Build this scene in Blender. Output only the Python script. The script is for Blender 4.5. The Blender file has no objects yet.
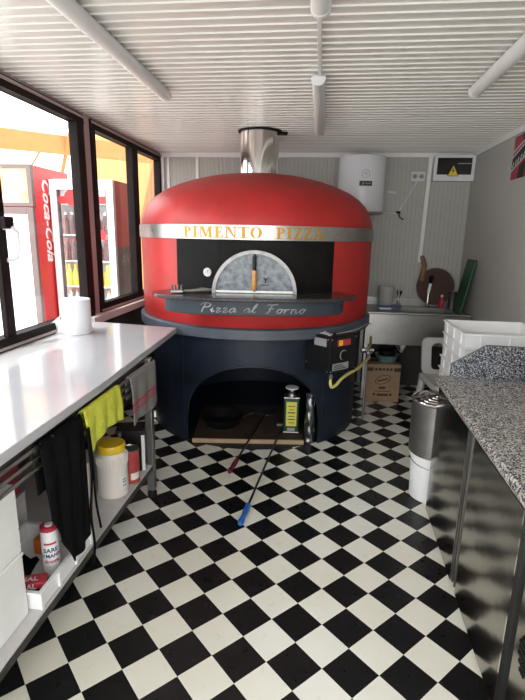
import bpy, bmesh, math, random
from mathutils import Vector, Matrix
random.seed(7)
PI = math.pi
sc = bpy.context.scene
COL = sc.collection
sin, cos = math.sin, math.cos

# ---------------------------------------------------------------- materials
def mat(name, col, rough=.5, metal=0., var=0., vscale=8., bump=0., bscale=60., coat=0., spec=None, trans=0., alpha=1., dirt=None):
    m = bpy.data.materials.new(name); m.use_nodes = True
    nt = m.node_tree; b = nt.nodes['Principled BSDF']
    b.inputs['Base Color'].default_value = (*col, 1); b.inputs['Roughness'].default_value = rough
    b.inputs['Metallic'].default_value = metal
    if spec is not None: b.inputs['Specular IOR Level'].default_value = spec
    if coat: b.inputs['Coat Weight'].default_value = coat; b.inputs['Coat Roughness'].default_value = .08
    if trans: b.inputs['Transmission Weight'].default_value = trans
    if alpha < 1: b.inputs['Alpha'].default_value = alpha
    if var or dirt or bump:
        tc = nt.nodes.new('ShaderNodeTexCoord')
    if var or dirt:
        n = nt.nodes.new('ShaderNodeTexNoise'); n.inputs['Scale'].default_value = vscale; n.inputs['Detail'].default_value = 4
        nt.links.new(tc.outputs['Object'], n.inputs['Vector'])
        r = nt.nodes.new('ShaderNodeValToRGB'); r.color_ramp.elements[0].position = .35; r.color_ramp.elements[1].position = .65
        c2 = dirt if dirt else tuple(max(0, c * (1 - var)) for c in col)
        r.color_ramp.elements[0].color = (*c2, 1); r.color_ramp.elements[1].color = (*col, 1)
        nt.links.new(n.outputs['Fac'], r.inputs['Fac']); nt.links.new(r.outputs['Color'], b.inputs['Base Color'])
    if bump:
        n2 = nt.nodes.new('ShaderNodeTexNoise'); n2.inputs['Scale'].default_value = bscale; n2.inputs['Detail'].default_value = 3
        nt.links.new(tc.outputs['Object'], n2.inputs['Vector'])
        bp = nt.nodes.new('ShaderNodeBump'); bp.inputs['Strength'].default_value = bump; bp.inputs['Distance'].default_value = .01
        nt.links.new(n2.outputs['Fac'], bp.inputs['Height']); nt.links.new(bp.outputs['Normal'], b.inputs['Normal'])
    return m

def checker_mat():
    T = .15882525 / 1.0588390 if False else .15
    m = mat('checker_vinyl', (.8, .8, .7), .22, spec=.35); nt = m.node_tree; b = nt.nodes['Principled BSDF']
    g = nt.nodes.new('ShaderNodeNewGeometry'); mp = nt.nodes.new('ShaderNodeMapping')
    x0, y0 = .185, 1.811; c = cos(PI/4)
    mp.inputs['Scale'].default_value = (1/T, 1/T, 0)
    mp.inputs['Rotation'].default_value = (0, 0, PI/4)
    mp.inputs['Location'].default_value = (-(c*x0 - c*y0)/T + 100, -(c*x0 + c*y0)/T + 100, .5)
    nt.links.new(g.outputs['Position'], mp.inputs['Vector'])
    ck = nt.nodes.new('ShaderNodeTexChecker'); ck.inputs['Scale'].default_value = 1
    nt.links.new(mp.outputs['Vector'], ck.inputs['Vector'])
    n = nt.nodes.new('ShaderNodeTexNoise'); n.inputs['Scale'].default_value = 1.1; n.inputs['Detail'].default_value = 5
    nt.links.new(g.outputs['Position'], n.inputs['Vector'])
    r = nt.nodes.new('ShaderNodeValToRGB'); r.color_ramp.elements[0].position = .38; r.color_ramp.elements[1].position = .62
    r.color_ramp.elements[0].color = (.74, .71, .60, 1); r.color_ramp.elements[1].color = (.80, .79, .73, 1)
    nt.links.new(n.outputs['Fac'], r.inputs['Fac'])
    ck.inputs['Color1'].default_value = (.007, .007, .0075, 1); nt.links.new(r.outputs['Color'], ck.inputs['Color2'])
    nt.links.new(ck.outputs['Color'], b.inputs['Base Color'])
    n3 = nt.nodes.new('ShaderNodeTexNoise'); n3.inputs['Scale'].default_value = 25
    nt.links.new(g.outputs['Position'], n3.inputs['Vector'])
    mr = nt.nodes.new('ShaderNodeMapRange'); mr.inputs[3].default_value = .22; mr.inputs[4].default_value = .38
    nt.links.new(n3.outputs['Fac'], mr.inputs[0]); nt.links.new(mr.outputs[0], b.inputs['Roughness'])
    return m

def granite_mat(name, dark, mid, light, scale):
    m = mat(name, mid, .18); nt = m.node_tree; b = nt.nodes['Principled BSDF']
    g = nt.nodes.new('ShaderNodeNewGeometry')
    n = nt.nodes.new('ShaderNodeTexVoronoi'); n.inputs['Scale'].default_value = scale
    nt.links.new(g.outputs['Position'], n.inputs['Vector'])
    s = nt.nodes.new('ShaderNodeSeparateColor'); nt.links.new(n.outputs['Color'], s.inputs[0])
    r = nt.nodes.new('ShaderNodeValToRGB'); e = r.color_ramp.elements; r.color_ramp.interpolation = 'CONSTANT'
    e[0].position = 0; e[0].color = (*dark, 1); e[1].position = .34; e[1].color = (*mid, 1)
    k = e.new(.62); k.color = (*light, 1); k = e.new(.85); k.color = tuple([c*.5 for c in mid] + [1])
    nt.links.new(s.outputs[0], r.inputs['Fac']); nt.links.new(r.outputs['Color'], b.inputs['Base Color'])
    return m

def ribbed_mat(name, col, axis, pitch, rough=.45, strength=.35):
    """sandwich panel sheet with fine straight ribs"""
    m = mat(name, col, rough); nt = m.node_tree; b = nt.nodes['Principled BSDF']
    g = nt.nodes.new('ShaderNodeNewGeometry'); w = nt.nodes.new('ShaderNodeTexWave')
    w.wave_type = 'BANDS'; w.bands_direction = axis; w.wave_profile = 'SIN'
    w.inputs['Scale'].default_value = .314159 / pitch   # one band per pitch
    nt.links.new(g.outputs['Position'], w.inputs['Vector'])
    r = nt.nodes.new('ShaderNodeValToRGB'); r.color_ramp.elements[0].position = .72; r.color_ramp.elements[1].position = .95
    nt.links.new(w.outputs['Fac'], r.inputs['Fac'])
    bp = nt.nodes.new('ShaderNodeBump'); bp.inputs['Strength'].default_value = strength; bp.inputs['Distance'].default_value = .006
    nt.links.new(r.outputs['Color'], bp.inputs['Height']); nt.links.new(bp.outputs['Normal'], b.inputs['Normal'])
    return m

def glass_mat(name, tint=(.97, .98, .98), refl=.08, rough=.0):
    m = bpy.data.materials.new(name); m.use_nodes = True; nt = m.node_tree; nt.nodes.clear()
    o = nt.nodes.new('ShaderNodeOutputMaterial'); mx = nt.nodes.new('ShaderNodeMixShader')
    t = nt.nodes.new('ShaderNodeBsdfTransparent'); t.inputs[0].default_value = (*tint, 1)
    gl = nt.nodes.new('ShaderNodeBsdfGlossy'); gl.inputs['Roughness'].default_value = rough
    lw = nt.nodes.new('ShaderNodeLayerWeight'); lw.inputs['Blend'].default_value = .5
    pw = nt.nodes.new('ShaderNodeMath'); pw.operation = 'POWER'; pw.inputs[1].default_value = 5
    nt.links.new(lw.outputs['Facing'], pw.inputs[0])
    ml = nt.nodes.new('ShaderNodeMath'); ml.operation = 'MULTIPLY_ADD'; ml.inputs[1].default_value = .55; ml.inputs[2].default_value = .02
    nt.links.new(pw.outputs[0], ml.inputs[0]); nt.links.new(ml.outputs[0], mx.inputs[0]); nt.links.new(t.outputs[0], mx.inputs[1]); nt.links.new(gl.outputs[0], mx.inputs[2])
    nt.links.new(mx.outputs[0], o.inputs[0]); return m

def band_mat(name, base, bands, rough=.9):
    """cloth with woven stripes at object heights; bands = [(z0, z1, colour)]"""
    m = mat(name, base, rough, bump=.4, bscale=160); nt = m.node_tree; b = nt.nodes['Principled BSDF']
    tc = nt.nodes.new('ShaderNodeTexCoord'); s = nt.nodes.new('ShaderNodeSeparateXYZ'); nt.links.new(tc.outputs['Object'], s.inputs[0])
    r = nt.nodes.new('ShaderNodeValToRGB'); r.color_ramp.interpolation = 'CONSTANT'; e = r.color_ramp.elements
    e[0].position = 0; e[0].color = (*base, 1); e.remove(e[1])
    for z0, z1, c in bands:
        k = e.new(z0); k.color = (*c, 1); k = e.new(z1); k.color = (*base, 1)
    nt.links.new(s.outputs['Z'], r.inputs['Fac']); nt.links.new(r.outputs['Color'], b.inputs['Base Color'])
    return m

def wood_mat(name, c1, c2, scale=6, rough=.5):
    m = mat(name, c1, rough); nt = m.node_tree; b = nt.nodes['Principled BSDF']
    tc = nt.nodes.new('ShaderNodeTexCoord'); mp = nt.nodes.new('ShaderNodeMapping'); mp.inputs['Scale'].default_value = (1, 8, 8)
    n = nt.nodes.new('ShaderNodeTexNoise'); n.inputs['Scale'].default_value = scale; n.inputs['Detail'].default_value = 6
    nt.links.new(tc.outputs['Object'], mp.inputs[0]); nt.links.new(mp.outputs[0], n.inputs['Vector'])
    r = nt.nodes.new('ShaderNodeValToRGB'); r.color_ramp.elements[0].position = .3; r.color_ramp.elements[1].position = .7
    r.color_ramp.elements[0].color = (*c1, 1); r.color_ramp.elements[1].color = (*c2, 1)
    nt.links.new(n.outputs['Fac'], r.inputs['Fac']); nt.links.new(r.outputs['Color'], b.inputs['Base Color'])
    return m

def emit_mat(name, col, e):
    m = mat(name, col, .4); b = m.node_tree.nodes['Principled BSDF']
    b.inputs['Emission Color'].default_value = (*col, 1); b.inputs['Emission Strength'].default_value = e; return m

M = dict(
    archsteel=mat('worn_arch_steel', (.30, .29, .28), .45, .9, var=.25, vscale=15),
    dialwhite=mat('dial_white', (.42, .42, .42), .5),
    handlewood=wood_mat('brown_handle_wood', (.16, .075, .03), (.24, .12, .055), 5, .6),
    foil=mat('dark_foil', (.20, .21, .21), .3, .9, bump=.4, bscale=30),
    fridgelamp=emit_mat('fridge_lamp', (1, .98, .95), 9),
    floor=checker_mat(),
    ceil=mat('white_corrugated_sheet', (.60, .58, .545), .22, var=.05, vscale=3),
    wall=ribbed_mat('grey_panel', (.38, .37, .33), 'X', .042, .45, .5),
    wallr=ribbed_mat('grey_panel_side', (.42, .41, .375), 'Y', .02, .40, .2),
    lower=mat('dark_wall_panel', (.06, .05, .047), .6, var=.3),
    white=mat('white_painted_trim', (.74, .74, .72), .4, var=.06),
    frame=mat('dark_bronze_frame', (.013, .009, .0085), .6, var=.2, spec=.1),
    jamb=mat('mauve_grey_jamb', (.36, .29, .28), .5),
    glass=glass_mat('window_glass'),
    red=mat('red_oven_paint', (.46, .022, .020), .46, var=.22, vscale=4, bump=.25, bscale=14),
    navy=mat('dark_navy_steel', (.014, .020, .034), .45, spec=.3, dirt=(.009, .013, .021), vscale=7, bump=.15, bscale=20),
    ringgrey=mat('slate_grey_paint', (.075, .088, .11), .45, var=.2),
    black=mat('black_enamel', (.006, .0055, .0055), .55, dirt=(.011, .010, .0095), vscale=5, spec=.10),
    ledge=mat('dark_granite_ledge', (.02, .02, .021), .2, spec=.3, dirt=(.045, .038, .038), vscale=50),
    lip=mat('grey_blue_steel', (.030, .041, .052), .42, var=.2, spec=.3),
    steel=mat('brushed_steel', (.46, .445, .42), .34, 1., var=.12, vscale=12),
    steeldull=mat('dull_steel', (.34, .33, .32), .42, 1., var=.2, vscale=9),
    doorsteel=mat('speckled_steel_door', (.20, .215, .225), .45, .6, dirt=(.10, .11, .12), vscale=26, bump=.3, bscale=40),
    chrome=mat('polished_steel', (.80, .78, .74), .10, 1., bump=.05, bscale=9),
    fridge=mat('stainless_door', (.33, .315, .285), .17, 1., bump=.35, bscale=3.2),
    fridgeb=mat('stainless_body', (.30, .29, .27), .3, 1., var=.1),
    gold=mat('gold_letters', (.50, .25, .018), .45, .3),
    silver=mat('worn_silver_letters', (.42, .42, .43), .4, .3, dirt=(.10, .10, .11), vscale=9),
    rubber=mat('black_rubber', (.008, .008, .008), .6, var=.2, spec=.2),
    plasticblack=mat('black_plastic', (.007, .007, .008), .42, var=.2, spec=.25),
    plasticwhite=mat('white_plastic', (.80, .80, .79), .35, var=.04),
    chairwhite=mat('white_chair_plastic', (.62, .62, .60), .45, var=.08),
    traywhite=mat('white_tray_plastic', (.83, .83, .82), .35, var=.04),
    wood=wood_mat('orange_wood', (.48, .20, .045), (.62, .30, .08), 5, .4),
    board=wood_mat('dark_chipboard', (.028, .014, .008), (.055, .028, .016), 14, .8),
    boardedge=wood_mat('pale_board_edge', (.36, .25, .15), (.46, .33, .20), 14, .7),
    peelwood=wood_mat('brown_paddle', (.045, .020, .012), (.075, .034, .02), 6, .75),
    slab=mat('white_polished_slab', (.50, .50, .52), .10, var=.06, vscale=2.2),
    granite=granite_mat('grey_granite', (.055, .05, .05), (.30, .285, .265), (.52, .50, .46), 190),
    granite2=granite_mat('dark_granite', (.02, .023, .03), (.13, .14, .155), (.34, .35, .37), 210),
    tabl=mat('dark_table_steel', (.09, .085, .08), .4, .6, var=.3),
    shelfw=mat('white_shelf_board', (.60, .58, .57), .35, var=.1),
    yellowcloth=mat('yellow_microfibre', (.70, .72, .07), .95, var=.15, vscale=20, bump=.8, bscale=180),
    blackcloth=mat('black_cotton', (.006, .006, .0065), .95, var=.25, spec=.08, bump=.3, bscale=120),
    greycloth=band_mat('grey_striped_towel', (.20, .188, .18), [(.075, .088, (.36, .04, .06)), (.095, .102, (.36, .04, .06)), (.112, .126, (.36, .04, .06))]),
    yellowlid=mat('yellow_lid', (.74, .48, .02), .4),
    creamjar=mat('cream_plastic', (.72, .66, .60), .4, var=.05),
    redtin=mat('red_tin_print', (.42, .05, .045), .35, var=.3, vscale=30),
    paper=mat('soft_white_paper', (.80, .81, .84), .95, var=.04, vscale=30, bump=.3, bscale=90),
    card=mat('brown_cardboard', (.34, .22, .13), .85, var=.12, vscale=10),
    cardprint=mat('dark_print', (.06, .035, .02), .8),
    teal=mat('teal_plastic', (.16, .27, .25), .4),
    green=mat('green_plastic', (.008, .085, .03), .45, var=.25),
    olive=mat('dark_green_tin', (.012, .055, .022), .3, var=.3, vscale=20),
    yellowlabel=mat('yellow_label', (.62, .55, .08), .5),
    blue=mat('blue_plastic', (.02, .14, .50), .4, var=.2),
    maroon=mat('maroon_plastic', (.16, .012, .03), .4, var=.2),
    rod=mat('black_rod', (.012, .012, .013), .35),
    hose=mat('pale_yellow_hose', (.62, .55, .16), .5, var=.15),
    brass=mat('brass', (.55, .42, .18), .35, 1.),
    heater=mat('white_enamel', (.68, .69, .70), .22),
    darkglass=mat('smoked_window', (.018, .018, .016), .12),
    yellowsign=mat('yellow_sign', (.75, .55, .03), .5),
    signblack=mat('sign_black', (.01, .01, .01), .6),
    posterred=mat('poster_red', (.32, .02, .035), .4),
    posterwhite=mat('poster_white', (.6, .6, .6), .4),
    lightbody=mat('batten_white', (.60, .60, .59), .4, var=.04),
    diffuser=mat('opal_diffuser', (.62, .62, .60), .3, var=.03),
    cokered=mat('fridge_red', (.62, .02, .02), .4),
    cokewhite=mat('fridge_white', (.80, .80, .80), .4),
    cokebrown=mat('fridge_brown_frame', (.13, .09, .085), .45),
    fridgedark=mat('fridge_grey_side', (.11, .10, .11), .4, var=.3),
    peach=mat('header_picture', (.80, .62, .40), .5, dirt=(.75, .28, .12), vscale=5),
    doorpanel=mat('bright_glass_door', (.85, .88, .88), .06, coat=.6),  # near-white base colour paints the glare on a glass door
    concrete=mat('outdoor_concrete', (.60, .58, .55), .85, var=.15),
    canopy=mat('yellow_facade', (.60, .30, .11), .8, var=.06, vscale=2),
    beam=mat('orange_beam', (.42, .17, .045), .7, var=.1),
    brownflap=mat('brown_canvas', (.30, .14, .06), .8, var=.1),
    tarp=mat('grey_awning_rail', (.55, .55, .56), .5),
    juice=mat('yellow_drink', (.75, .55, .05), .3), cola=mat('dark_drink', (.10, .03, .03), .3), water=mat('clear_drink', (.55, .60, .62), .2),
    marble=mat('white_marbled_box', (.86, .86, .84), .3, dirt=(.76, .77, .74), vscale=6),
    orange=mat('orange_plastic', (.62, .16, .02), .4), redplastic=mat('red_plastic', (.30, .012, .018), .4, var=.2),
    translucent=mat('clear_plastic', (.62, .62, .58), .25, alpha=.45),
    navyprint=mat('navy_print', (.03, .04, .14), .5), redprint=mat('red_print', (.45, .03, .05), .5),
    whiteprint=mat('white_print', (.72, .72, .72), .5), greyprint=mat('grey_print', (.28, .28, .28), .5),
    sponge=mat('blue_brush', (.02, .10, .32), .6),
)

# ---------------------------------------------------------------- mesh builder
class MB:
    def __init__(s): s.v = []; s.f = []; s.smooth = False
    def add(s, vs, fs):
        o = len(s.v); s.v += [tuple(v) for v in vs]; s.f += [tuple(i + o for i in f) for f in fs]; return s
    def box(s, x0, x1, y0, y1, z0, z1):
        return s.hexa([(x0,y0),(x1,y0),(x1,y1),(x0,y1)], z0, z1)
    def hexa(s, poly, z0, z1): return s.prism([(x, y) for x, y in poly], z0, z1)
    def prism(s, poly, z0, z1, fr=None):
        """polygon in a plane, extruded; fr(u, v, w) maps to 3-D (default x, y, z)"""
        a = sum(poly[i][0]*poly[(i+1) % len(poly)][1] - poly[(i+1) % len(poly)][0]*poly[i][1] for i in range(len(poly)))
        if a < 0: poly = poly[::-1]
        n = len(poly); fr = fr or (lambda u, v, w: (u, v, w))
        vs = [fr(u, v, z0) for u, v in poly] + [fr(u, v, z1) for u, v in poly]
        fs = [tuple(range(n))[::-1], tuple(range(n, 2*n))] + [(i, (i+1) % n, n + (i+1) % n, n + i) for i in range(n)]
        return s.add(vs, fs)
    def lathe(s, prof, c=(0, 0, 0), n=32, a0=0, a1=2*PI, axis='Z', cap=True):
        full = abs(a1 - a0 - 2*PI) < 1e-6; m = n if full else n + 1
        vs = []
        for r, z in prof:
            for i in range(m):
                a = a0 + (a1 - a0)*i/n; p = (r*cos(a), r*sin(a), z)
                if axis == 'Y': p = (p[0], -p[2], p[1])
                if axis == 'X': p = (p[2], p[0], p[1])
                vs.append((c[0]+p[0], c[1]+p[1], c[2]+p[2]))
        fs = []
        for j in range(len(prof)-1):
            for i in range(n):
                k = (i+1) % m; fs.append((j*m+i, j*m+k, (j+1)*m+k, (j+1)*m+i))
        if cap and full:
            if prof[0][0] > 1e-4: fs.append(tuple(range(m))[::-1])
            if prof[-1][0] > 1e-4: fs.append(tuple((len(prof)-1)*m + i for i in range(m)))
        return s.add(vs, fs)
    def tube(s, pts, r, n=10, caps=True):
        pts = [Vector(p) for p in pts]; k = len(pts); rs = r if isinstance(r, (list, tuple)) else [r]*k
        t0 = (pts[1]-pts[0]).normalized(); ref = Vector((0, 0, 1)) if abs(t0.z) < .9 else Vector((1, 0, 0))
        u = t0.cross(ref).normalized(); vs = []
        for i in range(k):
            t = ((pts[min(i+1, k-1)] - pts[i]).normalized() + (pts[i] - pts[max(i-1, 0)]).normalized())
            t = t.normalized() if t.length > 1e-9 else t0
            u = (u - t*u.dot(t)).normalized(); w = t.cross(u)
            for j in range(n):
                a = 2*PI*j/n; vs.append(pts[i] + u*(rs[i]*cos(a)) + w*(rs[i]*sin(a)))
        fs = [(i*n+j, i*n+(j+1) % n, (i+1)*n+(j+1) % n, (i+1)*n+j) for i in range(k-1) for j in range(n)]
        if caps: fs += [tuple(range(n))[::-1], tuple((k-1)*n + j for j in range(n))]
        return s.add(vs, fs)
    def grid(s, fn, nu, nv):
        vs = [fn(i/nu, j/nv) for j in range(nv+1) for i in range(nu+1)]; m = nu+1
        return s.add(vs, [(j*m+i, j*m+i+1, (j+1)*m+i+1, (j+1)*m+i) for j in range(nv) for i in range(nu)])

WM = {}
def reg(o, parent, mtx):
    COL.objects.link(o)
    if parent is not None: o.parent = parent; WM[o.name] = WM[parent.name] @ mtx
    else: WM[o.name] = mtx
    o.matrix_local = mtx
def tag(o, label=None, cat=None, group=None, kind=None):
    if label: o['label'] = label
    if cat: o['category'] = cat
    if group: o['group'] = group
    if kind: o['kind'] = kind
    return o
def thing(name, label, cat, loc=(0, 0, 0), rz=0, group=None):
    o = bpy.data.objects.new(name, None); o.empty_display_size = .05
    reg(o, None, Matrix.Translation(loc) @ Matrix.Rotation(rz, 4, 'Z')); return tag(o, label, cat, group)
def obj(name, mb, material, parent=None, smooth=False, bevel=0, solid=0, world=False, label=None, segs=2, sub=0, weld=False):
    """one mesh object. With a parent the verts are in the parent's space (or world space when world=True)."""
    vs = mb.v
    if parent is not None and world:
        inv = WM[parent.name].inverted(); vs = [inv @ Vector(v) for v in vs]
    mtx = Matrix.Identity(4)
    if parent is None:
        xs = [v[0] for v in vs]; ys = [v[1] for v in vs]; zs = [v[2] for v in vs]
        c = Vector(((min(xs)+max(xs))/2, (min(ys)+max(ys))/2, min(zs))); vs = [Vector(v) - c for v in vs]; mtx = Matrix.Translation(c)
    me = bpy.data.meshes.new(name); me.from_pydata([tuple(v) for v in vs], [], mb.f)
    bm = bmesh.new(); bm.from_mesh(me)
    if weld or smooth or bevel: bmesh.ops.remove_doubles(bm, verts=bm.verts, dist=1e-5)
    bmesh.ops.recalc_face_normals(bm, faces=bm.faces)
    bm.to_mesh(me); bm.free()
    me.materials.append(material)
    o = bpy.data.objects.new(name, me); reg(o, parent, mtx)
    if bevel:
        b = o.modifiers.new('bevel', 'BEVEL'); b.width = bevel; b.segments = segs; b.limit_method = 'ANGLE'; b.angle_limit = .6
    if solid:
        b = o.modifiers.new('solid', 'SOLIDIFY'); b.thickness = abs(solid); b.offset = 1 if solid > 0 else -1
    if sub:
        b = o.modifiers.new('sub', 'SUBSURF'); b.levels = sub; b.render_levels = sub
    if smooth:
        try: me.shade_smooth()
        except Exception: pass
        if smooth != 'all':
            try: me.set_sharp_from_angle(angle=.7)
            except Exception: pass
    if label: o['label'] = label
    return o
def single(name, mb, material, label, cat, group=None, **k):
    return tag(obj(name, mb, material, **k), label, cat, group)
def struct(name, mb, material, parent=None, **k):
    o = obj(name, mb, material, parent, **k)
    if parent is None: o['kind'] = 'structure'
    return o
def copy_tree(o, mtx, label=None):
    def rec(a, par):
        c = a.copy(); COL.objects.link(c)
        if par is not None: c.parent = par
        for ch in list(a.children): rec(ch, c)
        return c
    r = rec(o, None); r.matrix_local = mtx; WM[r.name] = mtx
    if label: r['label'] = label
    return r

def text_mb(mb, txt, size, fr, depth=.001, shear=0, align='CENTER', bold=0):
    """flat lettering, mapped by fr(u, v, w)"""
    cu = bpy.data.curves.new('lettering', 'FONT'); cu.body = txt; cu.size = size; cu.shear = shear; cu.align_x = align; cu.extrude = depth/2
    cu.offset = bold; cu.resolution_u = 2
    o = bpy.data.objects.new('lettering', cu); COL.objects.link(o)
    dg = bpy.context.evaluated_depsgraph_get(); dg.update()
    me = bpy.data.meshes.new_from_object(o.evaluated_get(dg))
    mb.add([fr(v.co.x, v.co.y, v.co.z + depth/2) for v in me.vertices], [tuple(p.vertices) for p in me.polygons])
    bpy.data.objects.remove(o); bpy.data.curves.remove(cu); bpy.data.meshes.remove(me)
    return mb
def frame_map(o, u, v):
    o = Vector(o); u = Vector(u).normalized(); v = Vector(v).normalized(); w = u.cross(v)
    return lambda a, b, c=0: tuple(o + u*a + v*b + w*c)

# ---------------------------------------------------------------- camera (solved from the floor tiles)
F_PX, PITCH, ROLL, HC = 477.38, .2358659, .0202470, 1.5882585
yaw = math.radians(51.5575 - 45)
fw = Vector((0, cos(PITCH), -sin(PITCH))); rt = Vector((1, 0, 0)); up = rt.cross(fw)
R = rt*cos(ROLL) + up*sin(ROLL); U = -rt*sin(ROLL) + up*cos(ROLL)
Zr = Matrix.Rotation(yaw, 3, 'Z'); fw = Zr @ fw; R = Zr @ R; U = Zr @ U
cam = bpy.data.cameras.new('camera'); cam.sensor_fit = 'HORIZONTAL'; cam.sensor_width = 36; cam.lens = 36*F_PX/525
co = bpy.data.objects.new('camera', cam); COL.objects.link(co); sc.camera = co
co.matrix_world = Matrix(((R.x, U.x, -fw.x, 0), (R.y, U.y, -fw.y, 0), (R.z, U.z, -fw.z, HC), (0, 0, 0, 1)))
cam.clip_start = .02

XL, XR, YB, CZ, Y0 = -1.74, 1.46, 5.25, 2.42, -.55

# ---------------------------------------------------------------- setting
struct('floor', MB().box(XL-.06, XR+.06, Y0, YB+.06, -.06, 0), M['floor'])
mb = MB()                                      # corrugated ceiling: flat strips with narrow raised ribs along x
prof = []; y = Y0
while y < YB:
    prof += [(y, CZ), (y+.055, CZ), (y+.0575, CZ-.006), (y+.0665, CZ-.006), (y+.069, CZ)]; y += .07
prof = [(a, b) for a, b in prof if a <= YB] + [(YB, CZ)]
vs = []
for a, b in prof: vs += [(XL-.06, a, b), (XR+.06, a, b)]
n = len(prof); mb.add(vs, [(2*i, 2*i+1, 2*i+3, 2*i+2) for i in range(n-1)])
mb.box(XL-.06, XR+.06, Y0, YB+.06, CZ+.002, CZ+.06)
struct('ceiling', mb, M['ceil'])
struct('wall_back', MB().box(XL-.06, XR+.06, YB, YB+.06, 0, CZ), M['wall'])
struct('wall_back_wainscot', MB().box(XL+.11, XR-.012, YB-.008, YB-.0005, 0, .80), M['lower'])  # thin dark sheet over the lower back wall
struct('wall_right_wainscot', MB().box(XR-.009, XR-.0005, 2.75, YB-.009, 0, .80), M['lower'])  # same dark sheet along the lower right wall
struct('wall_right', MB().box(XR, XR+.06, Y0, YB, 0, CZ), M['wallr'])
W1a, W1b, W2a = .45, 3.52, 3.63                # window openings along y
struct('wall_left', MB().box(XL-.06, XL, Y0, YB, 0, .895), M['lower'])
mb = MB().box(XL-.06, XL, Y0, W1a, .895, CZ).box(XL-.06, XL, W1b, W2a, .895, CZ).box(XL-.06, XL, W1a, W1b, 2.40, CZ).box(XL-.06, XL, W2a, YB, 2.40, CZ)
struct('trim_jamb', mb, M['jamb'])
struct('trim_sill', MB().box(XL-.08, XL+.055, 3.42, YB, .895, .955), M['white'], bevel=.004)
# front of the kiosk, open doorway behind the camera
struct('wall_front', MB().box(XL-.06, -1.60, Y0-.06, Y0, 0, CZ).box(1.36, XR+.06, Y0-.06, Y0, 0, CZ), M['wall'])

def window(name, y0, y1, posts, z0=.955, z1=2.40, bar=.07):
    mb = MB(); x0, x1 = XL-.055, XL+.015
    mb.box(x0, x1, y0, y1, z0, z0+.072); mb.box(x0, x1, y0, y1, z1-.062, z1)
    mb.box(x0, x1, y0, y0+bar, z0+.072, z1-.062); mb.box(x0, x1, y1-.10 if name == 'window_1' else y1-bar, y1, z0+.072, z1-.062)
    for a, b in posts: mb.box(x0, x1, a, b, z0+.072, z1-.062)
    o = struct(name, mb, M['frame'], bevel=.006)
    obj('glass_pane', MB().box(XL-.025, XL-.021, y0+.03, y1-.03, z0+.03, z1-.03), M['glass'], o, world=True)
    obj('frame_bead', MB().box(XL+.015, XL+.022, y0+.01, y1-.01, z1-.028, z1-.012).box(XL+.015, XL+.022, y0+.01, y1-.01, z0+.01, z0+.026), M['jamb'], o, world=True)
    return o
w1 = window('window_1', W1a, W1b, [], .925)
w2 = window('window_2', W2a, YB, [(4.43, 4.56)])
# sliding sash of the serving window, with its pull
sash = obj('sliding_sash', MB().box(XL-.02, XL+.012, 2.455, 2.53, .997, 2.338), M['frame'], w1, world=True, bevel=.004)
obj('pull_handle', MB().tube([(XL+.012, 2.50, 1.60), (XL+.05, 2.53, 1.60), (XL+.055, 2.56, 1.575), (XL+.055, 2.565, 1.50), (XL+.05, 2.55, 1.44), (XL+.03, 2.53, 1.425), (XL+.012, 2.51, 1.425)], .011, 8), M['cokewhite'], sash, world=True, smooth=True, label='white loop handle')
obj('pull_cap', MB().box(XL+.01, XL+.05, 2.47, 2.55, 1.595, 1.66), M['frame'], sash, world=True, bevel=.006)

t = MB().box(XL, XR, YB-.022, YB, 2.375, 2.42)
struct('trim_back', t, M['white'], bevel=.003)
struct('trim_right', MB().box(XR-.022, XR, Y0, YB-.022, 2.37, 2.42), M['white'], bevel=.003)
struct('trim_corner', MB().box(XL, XL+.045, YB-.03, YB, .9, 2.375).box(XL+.075, XL+.10, YB-.012, YB, .9, 2.375), M['white'], bevel=.002)
struct('trim_joint', MB().box(-1.352, -1.322, YB-.012, YB, .805, 2.375), M['white'], bevel=.002)
# loose cable duct on the back wall, and its socket
single('cable_trunking', MB().prism([(1.030, 2.375), (1.068, 2.375), (1.050, 1.348), (1.012, 1.348)], YB-.03, YB-.001, lambda u, v, w: (u, w, v)), M['white'], 'vertical white plastic cable trunking on back wall beside electric panel', 'cable duct', bevel=.003)

# ---------------------------------------------------------------- ceiling lights
def batten(label, x, y0, y1):
    L = y1 - y0; t = thing('batten_light', label, 'ceiling light', (x, y0, CZ-.006), 0, 'batten lights on the ceiling')
    obj('base_tray', MB().box(-.030, .030, .012, L-.012, -.028, 0), M['lightbody'], t, bevel=.004)
    pr = [(.036*cos(a), -.024 - .032*sin(a)) for a in [PI*i/14 for i in range(15)]]
    pr = [(.036, -.014)] + pr + [(-.036, -.014)]
    obj('diffuser', MB().prism(pr, .03, L-.03, lambda u, v, w: (u, w, v)), M['diffuser'], t, smooth=True)
    for a, b in ((0, .03), (L-.03, L)):
        pc = [(.038*cos(q), -.024 - .034*sin(q)) for q in [PI*i/14 for i in range(15)]]
        pc = [(.038, -.008)] + pc + [(-.038, -.008)]
        obj('end_cap', MB().prism(pc, a, b, lambda u, v, w: (u, w, v)), M['lightbody'], t, smooth=True, bevel=.004)
    return t
batten('long white tube light nearest the left-hand windows', -.965, 1.50, 3.045)
batten('white tube light near the middle of ceiling, cut off by the top of the picture', -.040, .65, 1.985)
batten('white tube light above the oven front at end of a short conduit', -.052, 2.77, 4.10)
batten('white tube light on the ceiling nearest the right-hand wall', .815, 1.50, 3.05)
single('cable_conduit', MB().box(-.056, -.036, 1.987, 2.768, CZ-.022, CZ-.006), M['lightbody'], 'thin white conduit on ceiling joining two tube lights', 'conduit', bevel=.003)

# ---------------------------------------------------------------- the pizza oven
OX, OY, ORZ = -.550, 4.205, math.radians(6.7)
RB, RS = .905, .968                               # base and shell radius
oven = thing('pizza_oven', 'big round red domed pizza oven on a dark blue base', 'pizza oven', (OX, OY, 0), ORZ)
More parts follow.
